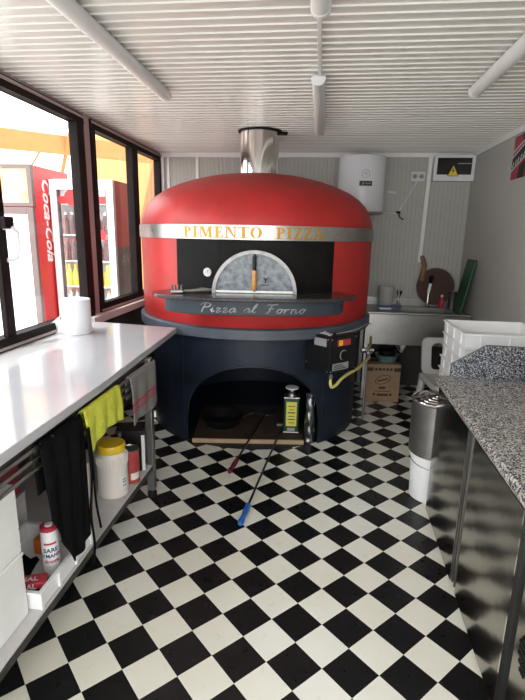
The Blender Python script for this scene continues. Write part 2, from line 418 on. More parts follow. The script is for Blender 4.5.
# base: cylinder wall with an arched opening in front (phi = 0 faces -y)
def cylp(r, phi, z): return (r*sin(phi), -r*cos(phi), z)
PA = math.asin(.515/RB)
phis = sorted(set([-PI + 2*PI*i/96 for i in range(97)] + [PA*k/16 for k in range(-16, 17)]))
phis = [p for p in phis if abs(abs(p) - PA) > .004 or abs(abs(p) - PA) < 1e-9]
def arch(p): q = max(0, 1 - (p/PA)**2); return .20 + .46*math.sqrt(q)
mb = MB()
for a, b in zip(phis[:-1], phis[1:]):
    ins = abs((a+b)/2) < PA
    za, zb = (arch(a), arch(b)) if ins else (0, 0)
    o_, i_ = RB, RB-.014
    ZT = .885
    mb.add([cylp(o_, a, za), cylp(o_, b, zb), cylp(o_, b, ZT), cylp(o_, a, ZT)], [(0, 1, 2, 3)])
    mb.add([cylp(i_, a, za), cylp(i_, b, zb), cylp(i_, b, ZT), cylp(i_, a, ZT)], [(3, 2, 1, 0)])
    mb.add([cylp(o_, a, za), cylp(o_, b, zb), cylp(i_, b, zb), cylp(i_, a, za)], [(0, 1, 2, 3)])
for s_ in (-1, 1):
    a = s_*PA; mb.add([cylp(RB, a, 0), cylp(RB, a, arch(a)), cylp(RB-.014, a, arch(a)), cylp(RB-.014, a, 0)], [(0, 1, 2, 3)])
mb.lathe([(0, .0005), (RB-.02, .0005), (RB-.02, .003), (0, .003)], n=48); mb.lathe([(0, .835), (RB-.014, .835), (RB-.014, .84), (0, .84)], n=48)  # lower disc is an added dark plate that keeps the arch interior dark
obj('base', mb, M['navy'], oven, smooth=True, weld=True)
obj('arch_lip', MB().tube([cylp(RB+.001, PA*k/24, arch(PA*k/24)) for k in range(-24, 25)], .007, 6), M['navy'], oven, smooth=True)
for p in (math.radians(-36.5), math.radians(36.5)):
    obj('base_seam', MB().tube([cylp(RB, p, .02), cylp(RB, p, .86)], .004, 6), M['navy'], oven)
obj('base_ring', MB().lathe([(RB-.03, .868), (RS+.018, .868), (RS+.028, .876), (RS+.028, .942), (RS+.018, .950), (RS-.05, .952)], n=96, cap=False), M['ringgrey'], oven, smooth=True)
# red shell and dome, one continuous rendered surface
prof = [(RS-.02, .945), (RS-.004, .96), (RS, 1.1), (RS+.002, 1.35), (RS+.004, 1.56), (RS+.002, 1.64), (.962, 1.70), (.938, 1.765), (.90, 1.825), (.85, 1.875), (.775, 1.925), (.68, 1.968), (.56, 2.008), (.42, 2.043), (.27, 2.066), (.13, 2.078), (0, 2.082)]
obj('dome_shell', MB().lathe(prof, n=112, cap=False), M['red'], oven, smooth='all')
# black facade panel set against the shell
PF = math.radians(34.6)
def patch(mb, r0, r1, p0, p1, z0, z1, n=24):
    for i in range(n):
        a, b = p0+(p1-p0)*i/n, p0+(p1-p0)*(i+1)/n
        q = [cylp(r1, a, z0), cylp(r1, b, z0), cylp(r1, b, z1), cylp(r1, a, z1), cylp(r0, a, z0), cylp(r0, b, z0), cylp(r0, b, z1), cylp(r0, a, z1)]
        fs = [(0, 1, 2, 3), (0, 4, 5, 1), (3, 2, 6, 7)]
        if i == 0: fs.append((0, 3, 7, 4))
        if i == n-1: fs.append((1, 5, 6, 2))
        mb.add(q, fs)
    return mb
mb = patch(MB(), RS-.02, RS+.009, -PF, -.245, 1.16, 1.567); patch(mb, RS-.02, RS+.009, .245, PF, 1.16, 1.567); patch(mb, RS-.02, RS+.007, -.245, .245, 1.16, 1.567)
facade = obj('facade_panel', mb, M['black'], oven, smooth=True)
PBAND = math.radians(74)
band = obj('name_band', patch(MB(), RS-.01, RS+.016, -PBAND, PBAND, 1.556, 1.652, 80), M['steel'], oven, smooth=True, label='steel band with gold lettering')
# gold serif capitals on the band
def rect(a, b, c, d): return [(a, b), (c, b), (c, d), (a, d)]
def ring_polys(cx, cy, ox, oy, ix, iy, a0, a1, n=18):
    out = []
    for i in range(n):
        p, q = a0+(a1-a0)*i/n, a0+(a1-a0)*(i+1)/n
        out.append([(cx+ix*cos(p), cy+iy*sin(p)), (cx+ox*cos(p), cy+oy*sin(p)), (cx+ox*cos(q), cy+oy*sin(q)), (cx+ix*cos(q), cy+iy*sin(q))])
    return out
S = .08
GLY = {
 'P': (.72, [rect(.13,0,.36,1), rect(0,0,.49,S), rect(0,1-S,.36,1)] + ring_polys(.36,.73,.34,.27,.12,.19,-PI/2,PI/2)),
 'I': (.49, [rect(.13,0,.36,1), rect(0,0,.49,S), rect(0,1-S,.49,1)]),
 'M': (1.12, [rect(.12,0,.20,1), rect(.80,0,1.02,1), rect(0,0,.32,S), rect(.68,0,1.12,S), rect(0,1-S,.22,1), rect(.86,1-S,1.12,1), [(.12,1),(.38,1),(.66,.12),(.54,0)], [(.80,1),(.90,1),(.60,0),(.53,.08)]]),
 'E': (.72, [rect(.13,0,.36,1), rect(0,0,.64,S), rect(0,1-S,.62,1), rect(.36,.47,.52,.55), rect(.48,.36,.54,.66), [(.62,1),(.62,.68),(.55,.9)], [(.68,0),(.70,.34),(.58,.08)], rect(.58,0,.68,.06)]),
 'N': (.92, [rect(.12,0,.20,1), rect(.74,0,.82,1), rect(0,0,.32,S), rect(.62,1-S,.92,1), rect(0,1-S,.2,1), [(.10,1),(.36,1),(.82,0),(.74,0)]]),
 'T': (.78, [rect(.27,0,.51,1), rect(.14,0,.64,S), rect(0,1-S,.78,1), [(0,1),(0,.66),(.09,.92)], [(.78,1),(.78,.66),(.69,.92)]]),
 'O': (.86, ring_polys(.43,.5,.43,.5,.20,.42,0,2*PI,28)),
 'Z': (.74, [rect(.04,1-S,.70,1), rect(.02,0,.72,S), [(.44,1-S),(.70,1),(.28,S),(.02,0)], [(.04,1),(.02,.66),(.12,.92)], [(.72,0),(.74,.36),(.63,.08)]]),
 'A': (.92, [[(.10,0),(.19,0),(.46,.86),(.42,1)], [(.40,1),(.52,1),(.86,0),(.60,0)], rect(.24,.30,.62,.38), rect(0,0,.30,S), rect(.50,0,.92,S)]),
}
def band_word(mb, word, u0, u1, z0, h, r):
    tot = sum(GLY[c][0] for c in word) + .10*(len(word)-1); k = (u1-u0)/tot; u = u0
    for c in word:
        w, polys = GLY[c]
        for p in polys:
            mb.prism([(u + a*k, z0 + b*h) for a, b in p], r, r+.002, lambda a, b, w_: cylp(w_, a/RS, b))
        u += (w+.10)*k
    return mb
for wd_, ua, ub in (('PIMENTO', -.515, .045), ('PIZZA', .135, .478)):
    obj('gold_lettering', band_word(MB(), wd_, ua, ub, 1.566, .074, RS+.0155), M['gold'], band, label='gold capitals ' + wd_)
for p in (-PBAND+.05, -PBAND+.40, PBAND-.05, .62):
    c = cylp(RS+.016, p, 1.604); d = cylp(RS+.020, p, 1.604)
    obj('band_screw', MB().tube([c, d], .009, 10), M['steeldull'], band)
# projecting ledge and its lettered lip
def outline(hw, front, back, k=2.6, n=26):
    pts = [(hw*math.copysign(abs(cos(a))**(2/k), cos(a)), back - (back-front)*abs(sin(a))**(2/k)) for a in [PI + PI*i/n for i in range(n+1)]]
    return pts
pl = outline(.69, -1.29, -.97) + [(.60, -.80), (-.60, -.80)]
ledge = obj('ledge', MB().prism(pl, 1.182, 1.204), M['ledge'], oven, bevel=.005, label='dark glossy ledge')
pl = outline(.605, -1.22, -1.0) + [(.56, -.83), (-.56, -.83)]
lip = obj('ledge_lip', MB().prism(pl, 1.085, 1.182), M['lip'], oven, bevel=.004)
# cursive lettering as relief strokes
CUR = {
 'P': (.78, [[(.30,.0),(.22,.05),(.30,.5),(.42,.95)], [(.06,.72),(.16,.92),(.40,1.),(.66,.97),(.76,.80),(.66,.60),(.44,.50),(.32,.50)]]),
 'i': (.30, [[(.0,.2),(.14,.5),(.08,.12),(.14,.0),(.28,.2)], [(.17,.68),(.19,.70)]]),
 'z': (.42, [[(.02,.36),(.12,.5),(.34,.46),(.05,.03),(.2,-.02),(.40,.16)]]),
 'a': (.50, [[(.40,.42),(.26,.5),(.08,.34),(.04,.12),(.14,.0),(.30,.12),(.42,.5),(.36,.12),(.40,.0),(.52,.16)]]),
 'l': (.34, [[(.0,.18),(.22,.6),(.30,.95),(.22,1.),(.12,.7),(.08,.15),(.16,.0),(.32,.18)]]),
 'F': (.80, [[(.14,.06),(.24,.0),(.36,.2),(.46,.92)], [(.10,.80),(.20,.95),(.50,.90),(.84,1.0)], [(.26,.5),(.64,.52)]]),
 'o': (.46, [[(.30,.48),(.12,.42),(.04,.18),(.14,.0),(.32,.10),(.38,.34),(.28,.5),(.34,.40),(.48,.42)]]),
 'r': (.42, [[(.0,.3),(.12,.5),(.10,.25),(.05,.0)], [(.09,.25),(.22,.46),(.36,.46),(.36,.38)]]),
 'n': (.54, [[(.02,.4),(.12,.5),(.06,.0)], [(.09,.25),(.26,.48),(.38,.44),(.34,.12),(.40,.0),(.52,.16)]]),
 ' ': (.42, []),
}
def lip_y(x): 
    q = min(1, abs(x)/.605); return -1.0 - .22*(1-q**2.6)**(1/2.6)
txt = 'Pizza al Forno'; wid = sum(CUR[c][0]+.04 for c in txt); u0, u1 = -.355, .335; k = (u1-u0)/wid; u = u0; mb = MB()
for c in txt:
    for st in CUR[c][1]:
        pts = []
        for (a, b), (a2, b2) in zip(st[:-1], st[1:]):
            for j in range(4): f = j/4; pts.append((a+(a2-a)*f, b+(b2-b)*f))
        pts.append(st[-1]); pts = [pts[0]] + [((pts[i-1][0]+pts[i][0]*2+pts[i+1][0])/4, (pts[i-1][1]+pts[i][1]*2+pts[i+1][1])/4) for i in range(1, len(pts)-1)] + [pts[-1]]
        P3 = []
        for a, b in pts:
            x = u + a*k + .16*b*k; P3.append((x, lip_y(x)-.0005, 1.103 + b*.060))
        mb.tube(P3, .0046, 6)
    u += (CUR[c][0]+.04)*k
obj('script_lettering', mb, M['silver'], lip, label='silver script lettering Pizza al Forno')
# half-round steel door with its wooden handle
DY = -1.0
arc = [(.27*cos(a), .27*sin(a)) for a in [PI*i/40 for i in range(41)]]
door = obj('oven_door', MB().prism([(x, 1.204+z) for x, z in arc], DY-.004, DY+.004, lambda u, v, w: (u, w, v)), M['doorsteel'], oven, label='half-round speckled steel door')
ri = [(.286*cos(a), .286*sin(a)) for a in [PI*i/40 for i in range(41)]]; r2 = [(.262*cos(a), .262*sin(a)) for a in [PI*i/40 for i in range(41)]]
mb = MB(); q = []
for (xa, za), (xb, zb) in zip(ri, r2): q += [(xa, DY-.03, 1.2045+za), (xa, DY+.03, 1.2045+za), (xb, DY+.03, 1.2045+zb), (xb, DY-.03, 1.2045+zb)]
mb.add(q, [(4*i+k_, 4*i+(k_+1) % 4, 4*i+4+(k_+1) % 4, 4*i+4+k_) for i in range(40) for k_ in range(4)] + [(0, 1, 2, 3), (160, 163, 162, 161)])
obj('door_arch', mb, M['archsteel'], oven, smooth=True, weld=True, label='polished steel arch around the door')
obj('door_rail', MB().box(-.262, .262, DY-.012, DY-.003, 1.208, 1.222), M['steel'], door)
h = obj('handle_bracket', MB().box(-.009, .009, DY-.016, DY-.003, 1.36, 1.468).tube([(0, DY-.012, 1.45), (0, DY-.045, 1.44)], .006).tube([(0, DY-.012, 1.235), (0, DY-.045, 1.235)], .006).tube([(0, DY-.045, 1.46), (0, DY-.045, 1.22)], .006).tube([(0, DY-.045, 1.36), (0, DY-.045, 1.455)], .0135, 10), M['plasticblack'], door, bevel=.002)
obj('wooden_grip', MB().tube([(0, DY-.045, 1.225), (0, DY-.045, 1.24), (0, DY-.045, 1.30), (0, DY-.045, 1.355), (0, DY-.045, 1.365)], [.010, .0155, .017, .0145, .011], 12), M['wood'], h, smooth=True, label='orange wooden grip')
mb = MB(); text_mb(mb, 'Y', .05, frame_map((.075, DY-.0045, 1.275), (1, 0, 0), (0, 0, 1)), .001, bold=.002); mb.box(.05, .10, DY-.0055, DY-.004, 1.258, 1.264)
obj('stamped_mark', mb, M['plasticblack'], door)
# dial thermometer
tp = -.285/ RS*1.0; tp = math.asin(-.318/RS)
def radial(r0, z, p): return cylp(r0, p, z)
th = obj('thermometer', MB().tube([radial(RS+.005, 1.335, tp), radial(RS+.024, 1.335, tp)], .029, 24), M['steel'], oven, smooth=True)
obj('dial_face', MB().tube([radial(RS+.0235, 1.335, tp), radial(RS+.0255, 1.335, tp)], .023, 24), M['dialwhite'], th)
c = Vector(radial(RS+.0262, 1.335, tp)); obj('dial_needle', MB().tube([c, c + Vector((.008, -.002, .014))], .0015, 6), M['plasticblack'], th)
# flue
FX, FY = .010, -.02
flue = obj('flue_pipe', MB().lathe([(.160, 2.03), (.160, CZ-.001)], (FX, FY, 0), 48, cap=False), M['chrome'], oven, smooth='all', label='polished steel flue pipe')
obj('flue_collar', MB().lathe([(.158, CZ-.020), (.172, CZ-.020), (.182, CZ-.011), (.182, CZ-.007), (.160, CZ-.007)], (FX, FY, 0), 48, cap=False).box(FX+.14, FX+.225, FY-.03, FY+.05, CZ-.022, CZ-.008), M['rubber'], flue, label='black sealing collar under the ceiling')

# wire brush lying on the ledge
def ov(x, y, z): return Matrix.Translation((OX, OY, 0)) @ Matrix.Rotation(ORZ, 4, 'Z') @ Vector((x, y, z))
loc = ov(-.50, -1.07, 1.2045)
wb = thing('oven_brush', 'steel wire brush lying on the dark ledge left of the oven door', 'brush', loc, ORZ+.12)
obj('brush_block', MB().box(-.05, .03, -.035, .03, .006, .022), M['steeldull'], wb, bevel=.003)
for i in range(4):
    for j in range(3): obj('bristle', MB().tube([(-.042+.02*i, -.026+.02*j, .022), (-.046+.022*i, -.03+.022*j, .055)], .005, 6), M['steeldull'], wb)
obj('handle', MB().tube([(.03, 0, .014), (.09, .004, .013), (.15, .02, .018), (.235, .03, .016)], [.010, .015, .019, .012], 8), M['steeldull'], wb, smooth=True)

# burner control box on the base (one corner towards the room)
Nn, Ll, Rr = Vector((.10, 3.285)), Vector((-.075, 3.425)), Vector((.300, 3.475)); Bb = Ll + Rr - Nn
bx = thing('burner_control_box', 'black gas burner control box mounted on the side of the oven base', 'control box', (Nn.x, Nn.y, .62))
q = [(p.x, p.y) for p in (Nn, Rr, Bb, Ll)]
obj('housing', MB().hexa(q, .632, .905), M['plasticblack'], bx, world=True, bevel=.006)
fr = frame_map((Nn.x, Nn.y, .632), (Rr.x-Nn.x, Rr.y-Nn.y, 0), (0, 0, 1)); Lw = (Rr-Nn).length
fl = frame_map((Ll.x, Ll.y, .632), (Nn.x-Ll.x, Nn.y-Ll.y, 0), (0, 0, 1)); Lf = (Nn-Ll).length
def plate(f, a, b, c, d, t=.002): return MB().prism([(a, b), (c, b), (c, d), (a, d)], 0, t, f)
obj('warning_label', plate(fr, .07, .20, .20, .245, .0012), M['redprint'], bx, world=True, label='red and yellow warning label')
obj('warning_symbol', MB().prism([(.085, .203), (.122, .203), (.122, .243), (.085, .243)], .0012, .002, fr), M['yellowsign'], bx, world=True)
obj('rating_plate', plate(fr, .03, .025, .19, .075), M['greyprint'], bx, world=True)
mb = MB()
for i in range(3): mb.prism([(.04, .033+.013*i), (.17-.02*i, .033+.013*i), (.17-.02*i, .039+.013*i), (.04, .039+.013*i)], .002, .0026, fr)
obj('plate_print', mb, M['plasticblack'], bx, world=True)
obj('data_sticker', plate(fl, .08, .20, .19, .255), M['greyprint'], bx, world=True)
kn = obj('control_knob', MB().tube([fr(.135, .13, 0), fr(.135, .13, .018)], .034, 24), M['plasticblack'], bx, world=True, smooth=True)
obj('knob_ring', MB().tube([fr(.135 + .036*cos(a), .13 + .036*sin(a), .004) for a in [-.9+4.9*i/20 for i in range(21)]], .0035, 6), M['greyprint'], kn, world=True)
for f, a, b in ((fl, .015, .06), (fl, .015, .25), (fl, .205, .02), (fl, .205, .255), (fr, .012, .02), (fr, .012, .255), (fr, .255, .02), (fr, .255, .255)):
    obj('screw', MB().tube([f(a, b, 0), f(a, b, .005)], .006, 8), M['steel'], bx, world=True)
obj('gas_inlet', MB().tube([(.115, 3.325, .635), (.115, 3.325, .585)], .011, 10).tube([(.115, 3.325, .615), (.115, 3.325, .60)], .017, 6), M['steel'], bx, world=True)
def spl(pts, n=8):
    P = [Vector(p) for p in pts]; P = [P[0]] + P + [P[-1]]; out = []
    for i in range(1, len(P)-2):
        for j in range(n):
            t_ = j/n; a, b, c, d = P[i-1], P[i], P[i+1], P[i+2]
            out.append(.5*((2*b) + (c-a)*t_ + (2*a-5*b+4*c-d)*t_*t_ + (3*b-a-3*c+d)*t_**3))
    return out + [P[-2]]
single('gas_hose', MB().tube(spl([(.115, 3.325, .588), (.115, 3.322, .555), (.128, 3.328, .532), (.158, 3.35, .545), (.215, 3.42, .590), (.33, 3.60, .612), (.40, 3.80, .615), (.445, 4.0, .600)]), .0115, 10), M['hose'], 'pale yellow gas hose between burner control box and valve', 'hose', smooth=True)
gv = thing('gas_valve', 'steel and brass gas valve with upright lever right of oven base', 'valve', (.445, 4.02, .60))
obj('valve_body', MB().tube([(0, -.02, 0), (0, .05, 0)], .016, 8).tube([(0, .015, -.03), (0, .015, .085)], .018, 8).tube([(-.045, .015, .055), (.045, .015, .055)], .015, 8).tube([(0, .015, .03), (0, .015, .045)], .034, 10), M['steel'], gv, smooth=True)
obj('lever', MB().tube([(.012, .015, .085), (.012, .015, .175)], .011, 8), M['brass'], gv, smooth=True)
obj('wheel_knob', MB().tube([(-.03, .015, .055), (-.062, .015, .055)], .027, 8), M['steel'], gv, bevel=.003)
obj('supply_pipe', MB().tube([(0, .05, 0), (0, .10, 0)], .011, 8).tube([(0, .10, .012), (0, .10, -.6)], .012, 10), M['steeldull'], gv, smooth=True)
single('control_cable', MB().tube(spl([(.14, 3.42, .908), (.22, 3.47, .915), (.30, 3.55, .925), (.38, 3.75, .925), (.44, 3.95, .90)]), .005, 6), M['greyprint'], 'thin grey cable running from the top of the burner control box', 'cable', smooth=True)
mb = MB().grid(lambda u, v: (-.055+.15*u+.02*v, 3.475-.155*u+.055*v - .01*sin(6*u), .9075+.014*sin(PI*u)*(.6+.4*sin(9*v+3*u))*(.3+.7*sin(PI*v))), 16, 8)
single('work_glove', mb, M['chairwhite'], 'crumpled grey white work glove on top of the burner control box', 'glove', smooth=True, solid=.006)

# things under the oven
CB = lambda x, y, z=0: tuple(ov(x, y, z))
bd = single('base_board', MB(), M['board'], '', '') if False else None
t = thing('floor_board', 'brown chipboard panel lying on floor inside the oven arch', 'board', CB(0, -.5, 0), ORZ)
obj('panel_face', MB().box(-.47, .40, -.27, .5, .006, .036), M['board'], t, bevel=.002)
obj('board_edge', MB().box(-.47, .40, -.285, -.272, .004, .037), M['boardedge'], t, label='pale raw front edge')
ot = thing('oil_tin', 'tall dark green oil tin with yellow label inside the oven arch', 'tin', (-.175, 3.655, .0365), .08)
obj('tin_body', MB().box(-.062, .062, -.05, .05, .002, .300), M['olive'], ot, bevel=.01)
for za in (0, .292): obj('tin_rim', MB().box(-.065, .065, -.053, .053, za, za+.011), M['steel'], ot, bevel=.003)
obj('tin_neck', MB().lathe([(.040, .304), (.036, .325), (.018, .338), (.018, .358)], n=20), M['steeldull'], ot, smooth=True)
obj('tin_cap', MB().lathe([(.024, .352), (.024, .362), (.052, .365), (.052, .376), (0, .377)], n=24), M['whiteprint'], ot, smooth=True)
lb = obj('paper_label', MB().box(-.042, .042, -.0515, -.0502, .06, .265), M['yellowlabel'], ot)
mb = MB()
for i, (w, hh) in enumerate(((.024, .006), (.03, .008), (.026, .006), (.03, .010), (.02, .005), (.028, .006))): mb.box(-w, w, -.0522, -.0515, .085+.028*i, .085+.028*i+hh)
obj('label_print', mb, M['olive'], lb)
obj('volume_badge', MB().box(-.03, .03, -.0518, -.0502, .018, .045), M['greyprint'], ot)
sp = single('foil_sack', MB().grid(lambda u, v: tuple(Vector(CB(.445+.036*cos(2*PI*u)*(1-.25*v)+.006*sin(17*u+9*v), -.715+.05*sin(2*PI*u)*(1-.25*v)+.01*sin(23*v+8*u), .004+.40*v))), 24, 18), M['foil'], 'crinkled shiny foil bag standing at the right inside of the oven arch', 'bag', smooth=True, solid=-.002)
dp = thing('round_pan', 'dark round pan lying on the board at left inside the oven arch', 'pan', CB(-.26, -.47, .0365), ORZ)
obj('pan_body', MB().lathe([(0, .002), (.13, .002), (.17, .07), (.178, .072), (.172, .078), (.13, .012), (0, .010)], n=40, cap=False), M['black'], dp, smooth=True)
obj('pan_handle', MB().tube([(.17, -.02, .07), (.22, -.03, .10), (.26, -.03, .11)], .012, 8), M['plasticblack'], dp, smooth=True)
def poker(name, label, a, b, grip, gl, flare):
    a, b = Vector(a), Vector(b); d = (b-a).normalized(); t = thing(name, label, 'oven tool', b)
    obj('rod', MB().tube([a, b - d*gl*.8], .0075, 8), M['rod'], t, world=True, smooth=True)
    obj('grip', MB().tube([b-d*gl, b-d*gl*.97, b-d*gl*.6, b-d*gl*.35, b-d*gl*.12, b], [.010, .0155, .017, .013, .0185, .013], 12), grip, t, world=True, smooth=True)
    obj('tool_head', MB().box(a.x-.05, a.x+.05, a.y-.004, a.y+.03, a.z-.008, a.z+.012) if flare else MB().lathe([(0, -.006), (.10, -.006), (.10, -.003), (0, -.003)], (a.x, a.y+.08, a.z), 24), M['steeldull'], t, world=True)
poker('oven_brush_pole', 'long black pole with bright blue grip reaching from under oven to floor', (-.245, 3.72, .052), (-.375, 2.335, .020), M['blue'], .20, True)
poker('oven_peel_pole', 'black pole with dark red grip lying on floor left of the blue one', (-.42, 3.95, .052), (-.545, 2.915, .020), M['maroon'], .18, False)

# ---------------------------------------------------------------- left workbench
wt = thing('work_table', 'dark steel work table with white lower shelf under the polished slab', 'table', (-1.3, 1.6, 0))
XF = -.965
for x, y in ((XF-.0, 2.575), (-1.66, 2.575), (XF, .40), (-1.66, .40)):
    lg = obj('leg', MB().box(x-.022, x+.022, y-.022, y+.022, .05, .885), M['steeldull'], wt, world=True, bevel=.003)
    obj('foot', MB().lathe([(.028, 0), (.028, .03), (.02, .055)], (x, y, 0), 16), M['rubber'], lg, world=True)
obj('top_frame', MB().box(-1.69, -1.665+.0, .38, 2.6, .835, .884).box(XF-.035, XF-.010, .38, 2.6, .835, .884).box(-1.69, XF-.01, .38, .405, .835, .884).box(-1.69, XF-.01, 2.575, 2.6, .835, .884), M['tabl'], wt, world=True)
obj('lower_shelf', MB().box(-1.69, -.952, .38, 2.60, .198, .222), M['shelfw'], wt, world=True, bevel=.002)
obj('shelf_edge', MB().box(-.952, -.946, .38, 2.60, .190, .216), M['tabl'], wt, world=True)
for z, x in ((.852, XF+.012), (.815, XF+.012), (.778, XF+.012)):
    obj('rail', MB().tube([(x, .40, z), (x, 2.56, z)], .0075, 10), M['steel'], wt, world=True, smooth=True)
for y in (1.445, 2.20): obj('rail_bracket', MB().box(XF-.012, XF+.004, y-.012, y+.012, .76, .86), M['tabl'], wt, world=True)
slab = single('stone_worktop', MB().hexa([(-.918, .20), (-.95, 1.93), (-1.010, 3.305), (-1.672, 3.41), (XL+.004, 3.41), (XL+.004, .20)], .886, .925), M['slab'], 'long glossy white stone worktop beneath the left-hand windows', 'worktop', bevel=.004)

# cloths on the rail
def hang(name, label, cat, m, y0, y1, ztop, fn_bottom, back=.12, amp=.008, freq=3, ph=0, x=XF+.012, nu=28, nv=36, thick=.004, shrink=0):
    def f(u, v):
        zb = fn_bottom(u); Lf_ = ztop-zb; tot = back + Lf_; s_ = v*tot
        yy = y0 + (y1-y0)*u
        if s_ < back: d = back - s_; xx = x - .011; zz = ztop - d
        else: d = s_-back; xx = x + .011; zz = ztop - d
        if d < .012: xx = x + (.011 if s_ >= back else -.011)*math.sqrt(max(0, d/.012)); zz = ztop - d*.6 + .004
        w = amp*sin(2*PI*freq*u + ph + 1.5*d)*min(1, d/.08)
        if s_ >= back: xx += abs(w) + .010*d
        else: xx -= 0
        yy += shrink*(u-.5)*d*2
        return (xx, yy, zz)
    return single(name, MB().grid(f, nu, nv), m, label, cat, smooth='all', solid=thick)
hang('yellow_cloth', 'bright yellow cleaning cloth hanging from the rail above a white jar', 'cloth', M['yellowcloth'], 1.76, 2.12, .861, lambda u: .69 + .025*sin(PI*u) - .03*(1-u)**3 , amp=.012, freq=1.6, ph=.6)
hang('striped_towel', 'grey kitchen towel with red stripes hanging at far end of the work table', 'towel', M['greycloth'], 2.25, 2.63, .861, lambda u: .60 + .01*sin(7*u), amp=.010, freq=1.3, ph=1.0)
ap = hang('black_apron', 'long black apron hanging from the rail of the work table', 'apron', M['blackcloth'], 1.43, 1.74, .861, lambda u: .30 + .26*max(0, .42-u)/.42 + .03*(u > .8)*(u-.8)/.2, amp=.016, freq=1.5, ph=.3, back=.2, shrink=-.06)
obj('apron_string', MB().tube(spl([(XF+.045, 1.735, .80), (XF+.050, 1.74, .60), (XF+.048, 1.715, .42), (XF+.05, 1.725, .27), (XF+.045, 1.715, .185)]), .0055, 6), M['blackcloth'], ap, world=True, smooth=True)
obj('apron_string', MB().tube(spl([(XF+.045, 1.75, .80), (XF+.047, 1.765, .62), (XF+.045, 1.77, .46), (XF+.045, 1.80, .30)]), .005, 6), M['blackcloth'], ap, world=True, smooth=True)

# on the lower shelf
SH = .2222
for i, (z0, z1, lab, yy) in enumerate(((0, .258, 'white marbled storage box at the bottom of two at the end of shelf', 1.374), (.260, .520, 'white marbled storage box stacked on top of its twin at the end of shelf', 1.372))):
    b = thing('storage_box', lab, 'box', (-1.25, 1.13, SH+z0), 0, 'white storage boxes on the shelf')
    obj('shell', MB().box(-.24, .25, -.43, .24, 0, z1-z0-.012), M['marble'], b, bevel=.006)
    obj('lid', MB().box(-.243, .253, -.433, .243, z1-z0-.014, z1-z0), M['marble'], b, bevel=.004)
# white slotted tray with bits and pieces
tr = thing('storage_tray', 'shallow white plastic tray holding a spray can on the lower shelf', 'tray', (-1.115, 1.585, SH))
mb = MB().box(-.15, .15, -.195, .195, 0, .004)
for s_ in (-1, 1):
    mb.box(s_*.15-.003, s_*.15+.003, -.195, .195, .004, .078); mb.box(-.15, .15, s_*.195-.003, s_*.195+.003, .004, .078)
rimmb = MB(); obj('tray_rim', rimmb.box(.147, .163, -.208, .208, .072, .080).box(-.163, -.147, -.208, .208, .072, .080).box(-.147, .147, .192, .208, .072, .080).box(-.147, .147, -.208, -.192, .072, .080), M['traywhite'], tr, bevel=.002)
for y in (-.195, -.07, .06, .195): mb.box(.153, .160, y-.007, y+.007, .004, .072)
obj('tray_shell', mb, M['traywhite'], tr)
sc_ = thing('spray_can', 'white spray can with a red top standing in the shallow white tray', 'can', (-1.035, 1.590, SH+.0045))
bodyc = obj('can_body', MB().lathe([(.030, 0), (.034, .004), (.034, .180), (.031, .192), (.031, .198)], n=28), M['plasticwhite'], sc_, smooth=True)
obj('red_cap', MB().lathe([(.032, .196), (.0335, .199), (.033, .211), (.024, .216), (.018, .212), (0, .212)], n=28), M['redprint'], sc_, smooth=True, label='red cap')
obj('nozzle', MB().lathe([(.016, .211), (.016, .219), (0, .220)], n=14), M['plasticwhite'], sc_, smooth=True)
A0 = math.atan2(-1.64, 1.075)
def canmap(r, z): return lambda u, v, w: (r*cos(A0+u/r)+w*cos(A0+u/r), r*sin(A0+u/r)+w*sin(A0+u/r), z+v)
mb = MB(); text_mb(mb, 'SARE', .026, canmap(.0342, .108), .0008, bold=.0006); text_mb(mb, 'U MANN', .021, canmap(.0342, .085), .0008, bold=.0006); text_mb(mb, '- - - - -', .014, canmap(.0342, .040), .0008)
obj('blue_lettering', mb, M['navyprint'], bodyc)
mb = MB(); text_mb(mb, 'Aroma', .021, canmap(.0342, .060), .0008, shear=.3, bold=.0005)
for i in range(8):
    a = -.025+.05*i/8; mb.prism([(a, .142), (a+.00625, .142), (a+.00625, .150), (a, .150)], 0, .0008, canmap(.0342, 0))
obj('red_lettering', mb, M['redprint'], bodyc)
mb = MB().grid(lambda u, v: (-1.235+.14*u, 1.44+.16*v, SH+.030+.030*sin(PI*u)*sin(PI*v)+.012*sin(9*u+5*v)), 14, 14)
single('black_glove', mb, M['blackcloth'], 'crumpled black cloth glove in the shallow white tray', 'glove', smooth='all', solid=-.02)
single('plastic_piece', MB().box(-1.17, -1.135, 1.675, 1.75, SH+.005, SH+.075), M['orange'], 'small orange plastic piece in the white tray behind spray can', 'plastic piece', bevel=.006)
pk = thing('red_packet', 'small red packet with white print in front end of the white tray', 'packet', (-1.035, 1.452, SH+.048), .35)
obj('packet_body', MB().box(-.05, .055, -.028, .028, 0, .028), M['redprint'], pk, bevel=.005)
mb = MB(); text_mb(mb, 'IAL', .030, frame_map((.0, -.0282, .004), (1, 0, 0), (0, 0, 1)), .0006, bold=.0008); text_mb(mb, 'IAL', .034, frame_map((0, -.012, .0282), (1, 0, 0), (0, 1, 0)), .0006, bold=.0008)
obj('packet_print', mb, M['whiteprint'], pk)
single('small_box', MB().box(-1.10, -.985, 1.415, 1.48, SH+.0045, SH+.0475), M['plasticblack'], 'dark small box beneath the red packet in the white tray', 'box', bevel=.004)
bs = thing('flat_carton', 'pale grey flat carton behind the shallow white tray on shelf', 'carton', (-1.47, 1.62, SH))
obj('carton_body', MB().box(-.18, .16, -.20, .24, 0, .19), M['shelfw'], bs, bevel=.004); obj('carton_flap', MB().box(-.18, .165, -.20, .02, .190, .195).box(-.18, .165, .022, .24, .190, .195), M['shelfw'], bs)
rc = thing('red_crate', 'dark red plastic crate on the pale carton behind black apron', 'crate', (-1.47, 1.62, SH+.1955))
mb = MB().box(-.16, .15, -.19, .22, 0, .006)
